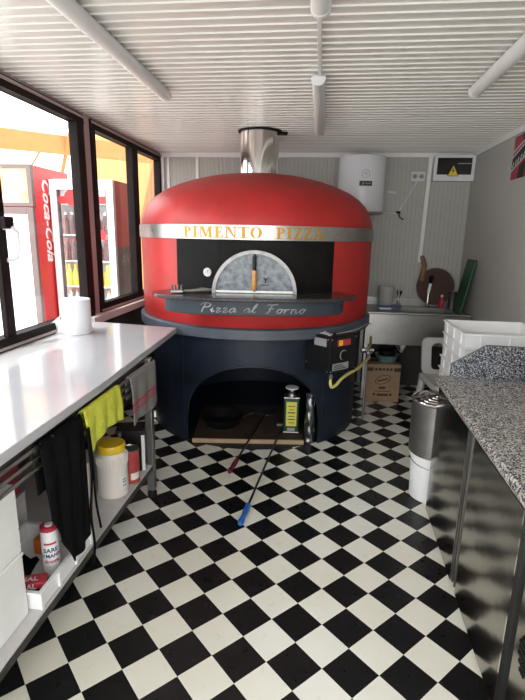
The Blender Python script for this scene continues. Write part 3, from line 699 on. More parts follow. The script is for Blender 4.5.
for s_ in (-1, 1): mb.box(-.16 if s_ < 0 else .142, -.152 if s_ < 0 else .15, -.19, .22, .006, .26); mb.box(-.152, .142, -.19 if s_ < 0 else .212, -.182 if s_ < 0 else .22, .006, .26)
obj('crate_shell', mb, M['redplastic'], rc); obj('crate_rim', MB().box(.150, .162, -.20, .23, .245, .262).box(-.172, -.16, -.20, .23, .245, .262), M['redplastic'], rc, bevel=.003)
# jar, tins, boxes further along the shelf
jr = thing('plastic_jar', 'big white plastic jar with a yellow lid beneath the yellow cloth', 'jar', (-1.045, 2.215, SH))
mb = MB().lathe([(.070, 0), (.079, .010), (.079, .06), (.0785, .15), (.080, .205), (.079, .232), (.064, .250), (.064, .258)], n=48)
for i in range(30):
    a = 2*PI*i/30; mb.tube([(.079*cos(a), .079*sin(a), .185), (.079*cos(a), .079*sin(a), .230)], .0035, 5)
jb = obj('jar_body', mb, M['creamjar'], jr, smooth=True)
obj('jar_lid', MB().lathe([(.069, .250), (.0715, .254), (.0715, .286), (.067, .293), (0, .293)], n=48), M['yellowlid'], jr, smooth=True, label='yellow screw lid')
mb = MB()
for i in range(6): a = A0+.25+.10*i; mb.add([(.0796*cos(a), .0796*sin(a), .05), (.0796*cos(a+.1), .0796*sin(a+.1), .05), (.0796*cos(a+.1), .0796*sin(a+.1), .12), (.0796*cos(a), .0796*sin(a), .12)], [(0, 1, 2, 3)])
obj('jar_label', mb, M['whiteprint'], jb)
mb = MB()
for z in (.065, .085, .10): 
    for i in range(3): a = A0+.5+.10*i; mb.add([(.080*cos(a), .080*sin(a), z), (.080*cos(a+.07), .080*sin(a+.07), z), (.080*cos(a+.07), .080*sin(a+.07), z+.008), (.080*cos(a), .080*sin(a), z+.008)], [(0, 1, 2, 3)])
obj('label_print', mb, M['olive'], jb)
tn = thing('red_tin', 'red printed food tin just behind the jar with yellow lid', 'tin', (-1.003, 2.350, SH))
tb = obj('tin_body', MB().lathe([(.050, .004), (.050, .196)], n=32), M['redtin'], tn, smooth=True)
obj('tin_rim', MB().lathe([(.052, 0), (.052, .006), (.05, .008)], n=32).lathe([(.050, .194), (.0525, .197), (.0525, .203), (.048, .203), (.046, .198), (0, .198)], n=32), M['steel'], tn, smooth=True)
mb = MB()
for i in range(8): a = A0-.2+.14*i; mb.add([(.0505*cos(a), .0505*sin(a), .03), (.0505*cos(a+.14), .0505*sin(a+.14), .03), (.0505*cos(a+.14), .0505*sin(a+.14), .07), (.0505*cos(a), .0505*sin(a), .07)], [(0, 1, 2, 3)])
obj('tin_label', mb, M['creamjar'], tb)
bk = thing('appliance_box', 'black and white carton with a round picture beneath the striped towel', 'box', (-1.062, 2.532, SH), .30)
obj('carton_body', MB().box(-.085, .075, -.075, .075, 0, .25), M['plasticblack'], bk, bevel=.002)
obj('white_edge', MB().box(.058, .0765, -.0765, -.058, .002, .224), M['whiteprint'], bk)
obj('round_picture', MB().lathe([(.052, 0), (.052, .0015)], (-.015, -.0752, .105), 28, axis='Y'), M['greyprint'], bk)
mb = MB()
for i in range(5): mb.box(.0752, .0765, -.035, .045-.01*(i % 2), .05+.03*i, .058+.03*i)
obj('side_print', mb, M['whiteprint'], bk)
wc = thing('small_carton', 'small white carton with dark label left behind the yellow-lidded jar', 'carton', (-1.20, 2.19, SH), .1)
obj('carton_body', MB().box(-.05, .05, -.05, .05, 0, .20), M['creamjar'], wc, bevel=.003)
obj('carton_label', MB().box(-.02, .035, -.0515, -.0502, .03, .09), M['navyprint'], wc)
gb = thing('glass_bottle', 'dark blue bottle standing between red tin and black carton', 'bottle', (-1.085, 2.402, SH))
obj('bottle_body', MB().lathe([(.03, 0), (.036, .006), (.036, .15), (.014, .20), (.014, .25)], n=24), M['navyprint'], gb, smooth=True); obj('bottle_cap', MB().lathe([(.016, .245), (.016, .27), (0, .271)], n=18), M['steeldull'], gb, smooth=True)

# paper roll on the slab
pr = thing('paper_roll', 'fat white paper towel roll standing on the white worktop by the window', 'paper roll', (-1.60, 2.985, .9252))
obj('roll', MB().lathe([(.028, .001), (.092, .001), (.094, .005), (.094, .225), (.092, .23), (.028, .23), (.028, .001)], n=48, cap=False), M['paper'], pr, smooth=True)
obj('core', MB().lathe([(.027, .002), (.0275, .228), (.024, .228), (.024, .002)], n=32, cap=False), M['card'], pr, smooth=True)
obj('loose_sheet', MB().grid(lambda u, v: (-.085-.055*u+.01*sin(5*v), -.04+.02*u*sin(4*v)-.015*u, .001+.115*v*(1-.45*u)), 10, 14), M['paper'], pr, smooth='all', solid=.0015)

# ---------------------------------------------------------------- right refrigerated counter
FX0, FXB, FY0, FY1, FT = .670, 1.395, -.35, 2.655, .795
fc = thing('refrigerated_counter', 'long stainless refrigerated counter under a granite top on the right', 'refrigerated counter', (1.05, 1.2, 0))
obj('cabinet', MB().box(FX0+.012, FXB, FY0, FY1, .022, FT), M['fridgeb'], fc, world=True, bevel=.003)
for x in (FX0+.05, FXB-.06):
    for y in (FY0+.1, FY1-.1): obj('foot', MB().lathe([(.03, 0), (.03, .022)], (x, y, 0), 14), M['rubber'], fc, world=True)
for a, b in ((2.03, FY1-.004), (1.395, 1.945), (.65, 1.325), (-.1, .64)):
    d = obj('door', MB().box(FX0-.010, FX0+.012, a, b, .022, .785), M['fridge'], fc, world=True, bevel=.004, segs=3)
obj('door_gasket', MB().box(FX0-.002, FX0+.012, 1.948, 2.027, .05, .785), M['rubber'], fc, world=True)
for y in (1.957, 1.990, 2.018): obj('edge_strip', MB().box(FX0-.014, FX0-.002, y-.0055, y+.0055, .05, .785), M['steel'], fc, world=True)
obj('door_gasket', MB().box(FX0-.002, FX0+.012, 1.327, 1.393, .022, .785), M['rubber'], fc, world=True)
obj('edge_strip', MB().box(FX0-.014, FX0-.002, 1.387, 1.394, .022, .785), M['chrome'], fc, world=True)
mb = MB()
for i in range(7):
    for j in range(7):
        if (i-3)**2 + (j-3)**2 < 12: mb.box(FX0-.0125, FX0-.0105, 1.215+.012*i-.004, 1.215+.012*i+.004, .33+.02*j-.006, .33+.02*j+.006)
obj('vent_grille', mb, M['rubber'], fc, world=True)
gt = thing('granite_top', 'grey speckled granite counter top with dark upstand on the right', 'worktop', (1.05, 1.2, FT))
prf = [(.650, .800), (.646, .812), (.648, .828), (.656, .838), (.668, .840), (1.41, .840), (1.41, .7965), (.660, .7965)]
obj('slab', MB().prism(prf, FY0-.02, 2.690, lambda u, v, w: (u, w, v)), M['granite'], gt, world=True, smooth=True)
obj('upstand', MB().prism([(.716, .8405), (.716, .915), (.890, 1.030), (1.405, 1.026), (1.405, .8405)], 2.652, 2.682, lambda u, v, w: (u, w, v)), M['granite2'], gt, world=True, bevel=.003, label='dark granite upstand with cut corner')
rb = thing('sauce_bottle', 'red sauce bottle on granite top at the right edge of the picture', 'bottle', (1.105, 2.47, .8405))
obj('bottle_body', MB().lathe([(.030, 0), (.034, .005), (.034, .12), (.024, .15)], n=24), M['cokered'], rb, smooth=True); obj('nozzle', MB().lathe([(.025, .149), (.025, .16), (.007, .20), (.004, .205)], n=18), M['cokered'], rb, smooth=True)

def turn(o, p, a):
    m = Matrix.Translation(p) @ Matrix.Rotation(a, 4, 'Z') @ Matrix.Translation((-p[0], -p[1], 0)) @ WM[o.name]
    o.matrix_local = m; WM[o.name] = m
for o_ in (fc, gt): turn(o_, (.66, 1.40, 0), math.radians(-1.5))
# dough trays stacked on the floor behind the counter
def make_tray():
    t = thing('dough_tray', '', 'tray', (1.075, 3.14, 0), -.012, 'white dough trays in one stack')
    hx, hy, hz = .260, .262, .084; mb = MB().box(-hx+.01, hx-.01, -hy+.01, hy-.01, 0, .004)
    for s_ in (-1, 1):
        mb.prism([(s_*(hx-.006), 0), (s_*hx, .0), (s_*(hx+.002), hz), (s_*(hx-.004), hz)], -hy, hy, lambda u, v, w: (u, w, v))
        mb.prism([(s_*(hy-.006), 0), (s_*hy, .0), (s_*(hy+.002), hz), (s_*(hy-.004), hz)], -hx, hx, lambda u, v, w: (w, u, v))
    shell = mb; mb = MB()
    for s_ in (-1, 1):
        mb.box(min(s_*(hx-.006), s_*(hx+.012)), max(s_*(hx-.006), s_*(hx+.012)), -hy-.012, hy+.012, hz-.012, hz-.002)
        mb.box(-hx+.006, hx-.006, min(s_*(hy-.006), s_*(hy+.012)), max(s_*(hy-.006), s_*(hy+.012)), hz-.012, hz-.002)
    obj('tray_rim', mb, M['traywhite'], t, bevel=.002); mb = shell
    for s_ in (-1, 1):
        for y in (-.17, 0, .17): mb.box(min(s_*hx, s_*(hx+.008)), max(s_*hx, s_*(hx+.008)), y-.004, y+.004, .006, hz-.012)
        for x in (-.17, 0, .17): mb.box(x-.004, x+.004, min(s_*hy, s_*(hy+.008)), max(s_*hy, s_*(hy+.008)), .006, hz-.012)
    obj('tray_shell', mb, M['traywhite'], t)
    return t
NT = 12; ords = ['topmost', 'second from the top', 'third from the top', 'fourth from the top', 'fifth from the top', 'sixth from the top', 'sixth from the floor', 'fifth from the floor', 'fourth from the floor', 'third from the floor', 'second from the floor', 'lowest']
proto = make_tray()
for i in range(NT):
    z = .0855*i; lab = 'white dough tray behind the granite upstand, %s of its stack' % ords[NT-1-i]
    mt = Matrix.Translation((1.178+.003*random.uniform(-1, 1), 3.270+.006*random.uniform(-1, 1), z)) @ Matrix.Rotation(.004*random.uniform(-1, 1), 4, 'Z')
    if i == 0: proto.matrix_local = mt; proto['label'] = lab
    else: copy_tree(proto, mt, lab)

# bucket with a steel pot on it
bc = thing('white_bucket', 'white plastic bucket on the floor under a steel pot', 'bucket', (.760, 2.855, 0))
obj('bucket_body', MB().lathe([(.120, 0), (.126, .004), (.139, .282), (.146, .284), (.146, .294), (.136, .294), (.122, .008), (0, .008)], n=48, cap=False), M['plasticwhite'], bc, smooth=True)
obj('bail', MB().tube([(-.142*cos(a), -.142*sin(a)*.9-.01, .262-.03*sin(a)) for a in [PI*i/20 for i in range(21)]], .003, 6), M['steeldull'], bc)
obj('lid', MB().lathe([(.1, .286), (.147, .2945), (.147, .300), (0, .300)], n=48), M['plasticwhite'], bc, smooth=True)
pt = thing('steel_pot', 'tall steel pot with ringed wire lid standing on the white bucket', 'pot', (.760, 2.855, .3005))
obj('pot_body', MB().lathe([(.148, 0), (.155, .008), (.157, .33), (.163, .336), (.157, .340), (.153, .33), (.149, .012), (0, .010)], n=56, cap=False), M['steeldull'], pt, smooth=True)
mb = MB()
for r_ in (.158, .125, .092, .059, .028): mb.tube([(r_*cos(a), r_*sin(a), .344+.022*(1-r_/.158)) for a in [2*PI*i/40 for i in range(41)]], .0045, 6)
obj('wire_rings', mb, M['chrome'], pt, smooth=True)
obj('wire_handle', MB().tube([(-.21, -.05, .352), (-.12, -.02, .358), (0, .01, .372), (.16, .06, .352)], .005, 8).tube([(-.02, -.16, .346), (0, 0, .37), (.03, .155, .346)], .004, 8), M['chrome'], pt, smooth=True)

# white plastic chair further back
ch = thing('plastic_chair', 'white plastic garden chair standing behind the tray stack', 'chair', (1.175, 4.03, 0), .10)
obj('seat', MB().grid(lambda u, v: (-.20+.40*u, -.20+.40*v, .425-.018*sin(PI*u)*sin(PI*v)-.025*(1-v)**6), 12, 12), M['chairwhite'], ch, smooth='all', solid=-.02)
obj('seat_skirt', MB().tube(spl([(-.215, .20, .405), (-.215, -.17, .405), (-.17, -.215, .40), (.17, -.215, .40), (.215, -.17, .405), (.215, .20, .405)]), .026, 8), M['chairwhite'], ch, smooth=True)
def rr(hw, z0, z1, r_, n=6):
    out = []
    for cx_, cz_, a in ((hw-r_, z0+r_, -PI/2), (hw-r_, z1-r_, 0), (-hw+r_, z1-r_, PI/2), (-hw+r_, z0+r_, PI)):
        out += [(cx_+r_*cos(a+PI/2*i/n), cz_+r_*sin(a+PI/2*i/n)) for i in range(n+1)]
    return out
oa, ib = rr(.215, .42, .735, .05), rr(.135, .455, .69, .045)
mb = MB()
for i in range(len(oa)):
    j = (i+1) % len(oa); mb.prism([oa[i], oa[j], ib[j], ib[i]], .20, .228, lambda u, v, w: (u, w+.22*(v-.42), v))
obj('backrest', mb, M['chairwhite'], ch, smooth=True, weld=True)
for x, y in ((-.20, -.19), (.20, -.19), (-.20, .20), (.20, .20)):
    s_ = 1 if x > 0 else -1; q = 1 if y > 0 else -1
    obj('leg', MB().tube([(x, y, .42), (x+s_*.010, y+q*.01, .30), (x+s_*.03, y+q*.03, 0)], [.036, .032, .024], 10), M['chairwhite'], ch, smooth=True)

# ---------------------------------------------------------------- sink corner
SX0, SX1, SY0, SY1, SZ = .465, 1.445, 4.66, 5.235, .888
sk = thing('sink_unit', 'stainless steel catering sink with deep front apron at the back wall', 'sink', (.95, 4.95, 0))
bx0, bx1, by0, by1 = .83, 1.30, 4.76, 5.10
mb = MB().box(SX0, bx0, SY0, SY1, SZ-.02, SZ).box(bx1, SX1, SY0, SY1, SZ-.02, SZ).box(bx0, bx1, SY0, by0, SZ-.02, SZ).box(bx0, bx1, by1, SY1, SZ-.02, SZ)
obj('sink_top', mb, M['steeldull'], sk, world=True)
obj('rolled_edge', MB().tube([(SX0, SY0, SZ-.004), (SX1, SY0, SZ-.004)], .012, 10).tube([(SX0, SY0, SZ-.004), (SX0, SY1, SZ-.004)], .010, 10), M['steel'], sk, world=True, smooth=True)
mb = MB(); z0 = SZ-.25
mb.box(bx0, bx1, by0, by1, z0, z0+.003); mb.box(bx0-.003, bx0, by0, by1, z0, SZ-.02).box(bx1, bx1+.003, by0, by1, z0, SZ-.02).box(bx0, bx1, by0-.003, by0, z0, SZ-.02).box(bx0, bx1, by1, by1+.003, z0, SZ-.02)
obj('basin', mb, M['steeldull'], sk, world=True)
obj('apron_panel', MB().box(SX0+.004, SX1-.004, SY0+.002, SY0+.006, .575, SZ-.02), M['steel'], sk, world=True, bevel=.001)
obj('splashback', MB().box(SX0, SX1, SY1, SY1+.012, SZ-.02, SZ+.085), M['steeldull'], sk, world=True, bevel=.002)
for x in (SX0+.022, SX1-.03):
    for y in (SY0+.03, SY1-.03): obj('leg', MB().box(x-.019, x+.019, y-.019, y+.019, .004, SZ-.02), M['steel'], sk, world=True, bevel=.003)
obj('drain_pipe', MB().tube([(.88, 4.90, z0), (.88, 4.90, .50)], .030, 14).tube([(.88, 4.90, .56), (.88, 4.90, .53)], .036, 14).tube([(.88, 4.90, .50), (.88, 4.95, .45), (.88, 5.1, .44), (.88, 5.22, .44)], .022, 12), M['plasticwhite'], sk, world=True, smooth=True, label='white plastic drain pipe')
# taps
tp_ = thing('push_tap', 'short tap with a black cone knob at back of the sink', 'tap', (.845, 5.17, SZ))
obj('tap_stem', MB().lathe([(.024, 0), (.024, .012), (.012, .02), (.012, .10)], n=18), M['chrome'], tp_, smooth=True)
obj('tap_spout', MB().tube([(0, 0, .05), (0, -.05, .055), (0, -.08, .03)], .009, 10), M['chrome'], tp_, smooth=True)
obj('cone_knob', MB().lathe([(.010, .098), (.030, .150), (.030, .158), (0, .160)], n=20), M['plasticblack'], tp_, smooth=True)
tp2 = thing('spray_tap', 'tall chrome spray tap with white grip and black head in front of round board', 'tap', (1.135, 5.14, SZ), 0)
obj('tap_base', MB().lathe([(.026, 0), (.026, .02), (.014, .03), (.012, .15)], n=18), M['chrome'], tp2, smooth=True)
obj('white_grip', MB().tube([(0, 0, .15), (.010, -.005, .25)], .015, 12), M['plasticwhite'], tp2, smooth=True)
obj('spray_head', MB().tube([(.010, -.005, .25), (.013, -.008, .29), (.010, -.03, .325)], [.014, .02, .022], 12), M['plasticblack'], tp2, smooth=True)
obj('tap_lever', MB().tube([(0, 0, .06), (.03, -.05, .08)], .007, 8), M['chrome'], tp2, smooth=True)
# round board with handle against the wall
rbd = thing('round_peel', 'round dark wooden pizza board with pale handle leaning behind sink', 'board', (1.205, 5.185, SZ))
a = math.radians(18)
circ = [(.0+.19*cos(2*PI*i/40), .215+.19*sin(2*PI*i/40)) for i in range(40)]
fmp = lambda u, v, w: (u, w - .03 + .16*v*0 + .03*(v/.4), v)
obj('board_disc', MB().prism(circ, 0, .014, fmp), M['peelwood'], rbd, bevel=.003)
obj('board_handle', MB().tube([fmp(-.145, .27, .007), fmp(-.135, .36, .007), fmp(-.125, .43, .007), fmp(-.15, .50, .007), fmp(-.165, .525, .007)], [.035, .026, .024, .024, .014], 10), M['handlewood'], rbd, smooth=True, label='pale wooden handle')
gbd = thing('green_cutting_board', 'dark green plastic cutting board leaning on the right-hand wall', 'cutting board', (1.372, 4.815, SZ))
mb = MB().prism([(-.13, 0), (.13, 0), (.13, .52), (-.13, .52)], 0, .014, lambda u, v, w: (-.02 + .12*v*.8 - w, u*.35 + .0, v) if False else (-.02+.17*v-w, u, v*.985))
obj('board_face', mb, M['green'], gbd, bevel=.004)
cp = thing('steel_beaker', 'small steel cocktail beaker standing beside the green board on sink', 'beaker', (1.375, 5.12, SZ))
obj('beaker_body', MB().lathe([(.026, 0), (.034, .004), (.041, .17), (.044, .174), (.038, .172), (.030, .01), (0, .008)], n=28, cap=False), M['steeldull'], cp, smooth=True)
rbt = thing('detergent_bottle', 'small red bottle standing between round board and steel beaker', 'bottle', (1.265, 5.10, SZ))
obj('bottle_body', MB().lathe([(.024, 0), (.027, .004), (.027, .08), (.012, .11), (.012, .12)], n=20), M['redprint'], rbt, smooth=True); obj('bottle_cap', MB().lathe([(.013, .119), (.013, .14), (0, .141)], n=14), M['plasticwhite'], rbt, smooth=True)
jg = thing('measuring_jug', 'clear plastic measuring jug on the sink left of the taps', 'jug', (.695, 5.08, SZ))
obj('jug_body', MB().lathe([(0, .002), (.070, .002), (.073, .006), (.082, .205), (.085, .21), (.080, .21), (.070, .010), (0, .006)], n=36, cap=False), M['translucent'], jg, smooth=True)
obj('jug_handle', MB().tube(spl([(.08, 0, .18), (.125, 0, .175), (.13, 0, .10), (.075, 0, .05)]), .008, 8), M['translucent'], jg, smooth=True)
bs2 = thing('scrubbing_brush', 'blue and white scrubbing brush lying at left end of the sink top', 'brush', (.70, 4.90, SZ), .15)
obj('brush_back', MB().box(-.10, .14, -.025, .025, .018, .034), M['sponge'], bs2, bevel=.008); obj('brush_pad', MB().box(-.09, .03, -.022, .022, 0, .018), M['plasticwhite'], bs2, bevel=.004)
# under the sink
cb = thing('cardboard_box', 'brown cardboard box with dark printing standing under the sink', 'box', (.66, 4.76, 0), .06)
obj('carton', MB().box(-.165, .165, -.15, .15, .001, .385), M['card'], cb, bevel=.003)
mb = MB().box(-.165, -.10, -.1515, -.1503, .315, .352).box(.10, .165, -.1515, -.1503, .315, .352)
for x0, x1 in ((-.085, -.06), (-.05, -.02), (-.01, .012), (.022, .05), (.06, .085)): mb.box(x0, x1, -.1515, -.1503, .322, .348)
for x0, x1, z_ in ((-.035, .03, .135), (-.075, .08, .108), (-.09, -.065, .066), (-.05, .06, .062), (.07, .095, .066)): mb.box(x0, x1, -.1515, -.1503, z_, z_+.006 if z_ > .1 and z_ < .12 else z_+.024)
for i in range(28):
    p_, q_ = 2*PI*i/28, 2*PI*(i+1)/28; mb.prism([(.075*cos(p_), .23+.046*sin(p_)+.018*cos(p_)), (.075*cos(q_), .23+.046*sin(q_)+.018*cos(q_)), (.068*cos(q_), .23+.040*sin(q_)+.018*cos(q_)), (.068*cos(p_), .23+.040*sin(p_)+.018*cos(p_))], -.1515, -.1503, lambda u, v, w: (u, w, v))
mb.prism([(-.05, .205), (.05, .235), (.045, .248), (-.055, .22)], -.1515, -.1503, lambda u, v, w: (u, w, v))
obj('printing', mb, M['cardprint'], cb)
obj('packing_tape', MB().box(-.166, .166, -.03, .03, .3852, .3862), M['plasticblack'], cb)
bw = thing('teal_bowl', 'pale teal plastic bowl on top of the cardboard box', 'bowl', (.705, 4.74, .3865))
obj('bowl_body', MB().lathe([(0, 0), (.075, 0), (.118, .07), (.126, .074), (.118, .076), (.072, .008), (0, .006)], n=40, cap=False), M['teal'], bw, smooth=True)
pb = thing('black_pot', 'small black lidded pot sitting inside the teal bowl', 'pot', (.705, 4.745, .394))
obj('pot_body', MB().lathe([(.05, 0), (.068, .006), (.09, .10), (.0, .10)], n=32), M['plasticblack'], pb, smooth=True)
obj('pot_lid', MB().lathe([(.093, .098), (.093, .106), (.06, .125), (.012, .135), (.012, .15), (.02, .158), (0, .165)], n=32), M['plasticblack'], pb, smooth=True)

# ---------------------------------------------------------------- on the back and right walls
wh = thing('water_heater', 'white cylindrical electric water heater high on the back wall', 'water heater', (.366, 5.015, 1.83))
obj('tank', MB().lathe([(.02, -.005), (.20, -.005), (.225, 0), (.229, .012), (.229, .495), (.222, .508), (.12, .532), (0, .536)], n=64), M['heater'], wh, smooth=True)
obj('base_cap', MB().lathe([(.21, -.02), (.222, -.012), (.224, -.004), (.05, -.004)], n=64), M['greyprint'], wh, smooth=True)
fr_ = lambda u, v, w=0: ((.229+w)*sin(u/.229-.0), -(.229+w)*cos(u/.229), v)
mb = MB()
for i in range(32):
    p_, q_ = 2*PI*i/32, 2*PI*(i+1)/32; mb.prism([(.02+.038*cos(p_), .335+.038*sin(p_)), (.02+.038*cos(q_), .335+.038*sin(q_)), (.02+.034*cos(q_), .335+.034*sin(q_)), (.02+.034*cos(p_), .335+.034*sin(p_))], 0, .002, fr_)
mb.prism([(.0, .35), (.004, .354), (.034, .325), (.030, .321)], 0, .0025, fr_); mb.prism([(.03, .352), (.034, .352), (.034, .338), (.03, .338)], 0, .0025, fr_)
obj('temperature_dial', mb, M['greyprint'], wh)
mb = MB()
for i in range(8): a = -.035+.12*i/8; mb.prism([(a, .228), (a+.015, .228), (a+.015, .272), (a, .272)], .0004, .002, fr_)
nb = obj('name_badge', mb, M['signblack'], wh)
mb = MB(); mb.prism([(-.012, .238), (.0, .238), (.012, .262), (.0, .262)], .002, .0026, fr_)
for x in (.018, .03, .042, .054, .066): mb.prism([(x, .243), (x+.007, .243), (x+.007, .256), (x, .256)], .002, .0026, fr_)
obj('badge_print', mb, M['greyprint'], nb)
for x in (-.10, .10): obj('wall_bracket', MB().box(x-.02, x+.02, .19, .2285, .40, .46), M['steeldull'], wh)
obj('water_pipe', MB().tube([(.05, .05, -.02), (.05, .08, -.10), (.05, .18, -.13), (.05, .205, -.5), (.05, .205, -.86)], .011, 10), M['steeldull'], wh, smooth=True)
sk2 = thing('wall_socket', 'grey double power socket on back wall left of the trunking', 'socket', (.938, YB-.001, 2.193))
obj('socket_box', MB().box(-.068, .068, -.035, 0, -.048, .048), M['lightbody'], sk2, bevel=.008)
for x in (-.032, .032):
    s_ = obj('socket_face', MB().lathe([(.024, 0), (.024, .004), (.020, .004), (.018, .001), (0, .001)], (x, -.035, 0), 20, axis='Y'), M['greyprint'], sk2)
obj('socket_holes', MB().box(-.040, -.034, -.0375, -.036, -.004, .004).box(-.030, -.024, -.0375, -.036, -.004, .004).box(.024, .030, -.0375, -.036, -.004, .004).box(.034, .040, -.0375, -.036, -.004, .004), M['plasticblack'], sk2)
hc = single('heater_cable', MB().tube(spl([(.93, YB-.05, 2.15), (.90, YB-.03, 2.08), (.83, YB-.015, 1.95), (.775, YB-.015, 1.84), (.76, YB-.02, 1.83), (.70, YB-.02, 1.838), (.62, YB-.015, 1.84)]), .007, 8), M['chairwhite'], 'pale grey power cable drooping from wall socket to the water heater', 'cable', smooth=True)
single('cable_tail', MB().tube(spl([(.775, YB-.014, 1.835), (.80, YB-.014, 1.79), (.835, YB-.014, 1.775)]), .006, 8).tube([(.755, YB-.014, 1.838), (.795, YB-.014, 1.845)], .016, 8), M['rubber'], 'short dark cable tie with loose end below the wall socket', 'cable tie', smooth=True)
single('pipe_stub', MB().tube([(.655, YB-.012, 2.045), (.74, YB-.012, 2.035)], .016, 10), M['lightbody'], 'short grey pipe stub on back wall right of the water heater', 'pipe', smooth=True)
ep = thing('electric_panel', 'white fuse box with smoked window and yellow warning triangle', 'electric panel', (1.263, YB-.001, 2.145))
ew, eh = .191, .245
mb = MB().box(-ew, ew, -.105, 0, 0, .055).box(-ew, ew, -.105, 0, eh-.030, eh).box(-ew, -ew+.028, -.105, 0, .055, eh-.03).box(ew-.028, ew, -.105, 0, .055, eh-.03).box(-ew, ew, -.02, 0, .055, eh-.03)
obj('enclosure', mb, M['heater'], ep, bevel=.003)
dg_ = obj('smoked_window', MB().box(-ew+.029, ew-.029, -.100, -.090, .056, eh-.031), M['darkglass'], ep)
obj('breaker_row', MB().box(.03, .16, -.103, -.1005, .158, .166), M['greyprint'], dg_)
ws = obj('warning_triangle', MB().prism([(-.064, .045), (.044, .045), (-.01, .146)], -.108, -.1055, lambda u, v, w: (u, w, v)), M['yellowsign'], ep, label='yellow triangle with a black lightning bolt')
mb = MB().prism([(-.004, .128), (-.028, .092), (-.010, .094), (-.020, .068), (.008, .100), (-.008, .099)], -.1095, -.108, lambda u, v, w: (u, w, v))
for a_, b_ in (((-.064, .045), (.044, .045)), ((.044, .045), (-.01, .146)), ((-.01, .146), (-.064, .045))): mb.tube([(a_[0]*.97, -.1085, a_[1]), (b_[0]*.97, -.1085, b_[1])], .0025, 5)
obj('lightning_bolt', mb, M['signblack'], ws)
po = thing('wall_poster', 'small red, black and white poster high on the right-hand wall', 'poster', (XR-.002, 4.02, 2.045))
Y_a, Y_b = .15, -.22
fp = lambda u, v, w: (-w, u, v)
obj('sheet', MB().prism([(Y_a, .0), (Y_b, .0), (Y_b, .315), (Y_a, .315)], .0, .003, fp), M['posterred'], po)
obj('black_band', MB().prism([(Y_a, .07), (Y_b, .20), (Y_b, .30), (Y_a, .16)], .003, .0038, fp).prism([(-.03, .255), (Y_b, .31), (Y_b, .315), (-.0, .315)], .003, .0038, fp).prism([(.02, 0), (-.10, 0), (-.12, .13), (.0, .09)], .003, .0038, fp), M['signblack'], po)
mb = MB()
for a_, b_, c_, d_ in ((Y_a, .20, Y_b, .33-.02), (Y_a, .16, Y_b, .29), (Y_a, .062, Y_b, .19)): mb.prism([(a_, b_), (c_, d_), (c_, d_+.010), (a_, b_+.010)], .0038, .0046, fp)
for u_ in (.12, .07, .03, -.02, -.07, -.12): mb.prism([(u_, .135-.16*(u_-.1)*2*.9), (u_-.014, .135-.16*(u_-.1)*2*.9), (u_+.004, .095-.16*(u_-.1)*2*.9), (u_+.018, .095-.16*(u_-.1)*2*.9)], .0038, .0046, fp)
obj('white_strokes', mb, M['posterwhite'], po)

# ---------------------------------------------------------------- outside the windows
struct('ground', MB().box(-14, XL-.07, -6, 16, -.06, .03).box(XL-.07, 6, -6, Y0-.06, -.06, -.005), M['concrete'])
mb = MB().box(-4.42, -1.0, 9.0, 9.2, .03, 5.0)
single('yellow_building', mb, M['canopy'], 'plain yellow rendered building beyond the drinks fridges', 'building')
single('canvas_flap', MB().prism([(-2.98, 3.3), (-2.20, 3.3), (-2.20, 1.6), (-3.45, 1.6), (-3.30, 2.1)], 8.92, 8.96, lambda u, v, w: (u, w, v)).box(-2.4, -2.3, 8.86, 8.92, .03, 3.3), M['brownflap'], 'brown canvas flap on a post in front of the yellow building', 'canvas')  # plain brown sheet with a slanting edge before the yellow wall
A_, B_ = Vector((-4.05, 6.0, 2.79)), Vector((-3.35, 8.8, 2.995))
bmn = thing('timber_frame', 'orange timber beam with slanting struts seen high outside the left-hand window', 'beam', (-4, 7, .03))
obj('beam', MB().prism([(0, -.13), (0, .13), (.08, .13), (.08, -.13)], 0, 1, lambda u, v, w: tuple(Vector((-5.2, 5.0, 2.70)) + (Vector((-2.8, 8.6, 2.885)) - Vector((-5.2, 5.0, 2.70)))*w + Vector((u, 0, v)))), M['beam'], bmn, world=True)
for x, y in ((-5.1, 5.15), (-2.85, 8.5)): obj('post', MB().box(x-.05, x+.05, y-.05, y+.05, .03, 2.65), M['beam'], bmn, world=True)
obj('strut', MB().tube([(-3.62, 7.0, 3.05), (-4.05, 7.2, 2.0)], .03, 8), M['beam'], bmn, world=True)
obj('strut', MB().tube([(-4.02, 7.0, 2.85), (-4.45, 7.0, 2.3)], .014, 8), M['beam'], bmn, world=True)
single('awning_rail', MB().tube([(-5.4, 7.6, 3.18), (-3.2, 7.6, 3.18)], .045, 10).box(-5.35, -5.27, 7.56, 7.64, .03, 3.18), M['tarp'], 'slim grey awning rail crossing the sky outside the left-hand window', 'rail', smooth=True)

def script(mb, txt, size, f): return text_mb(mb, txt, size, f, .002, shear=.35, bold=size*.02)
fa = thing('drinks_fridge', 'red drinks fridge with bright door cut off by the left edge of the picture', 'fridge', (-2.585, 4.20, .03))
H = 2.13
obj('cabinet', MB().box(-.70, 0, .04, .66, 0, H), M['cokered'], fa, bevel=.01)
obj('header_frame', MB().box(-.70, 0, 0, .05, H-.36, H-.33).box(-.70, 0, 0, .05, H-.035, H).box(-.04, 0, 0, .05, H-.33, H-.035).box(-.70, -.66, 0, .05, H-.33, H-.035), M['cokebrown'], fa)
obj('header_picture', MB().box(-.66, -.04, .01, .03, H-.33, H-.035), M['peach'], fa)
obj('door_panel', MB().box(-.655, -.065, .002, .035, .12, H-.43), M['doorpanel'], fa)
df = obj('door_frame', MB().box(-.70, -.655, 0, .04, .06, H-.37).box(-.065, -.005, 0, .04, .06, H-.37).box(-.655, -.065, 0, .04, .06, .12).box(-.655, -.065, 0, .04, H-.43, H-.37), M['cokebrown'], fa, bevel=.003)
mb = MB()
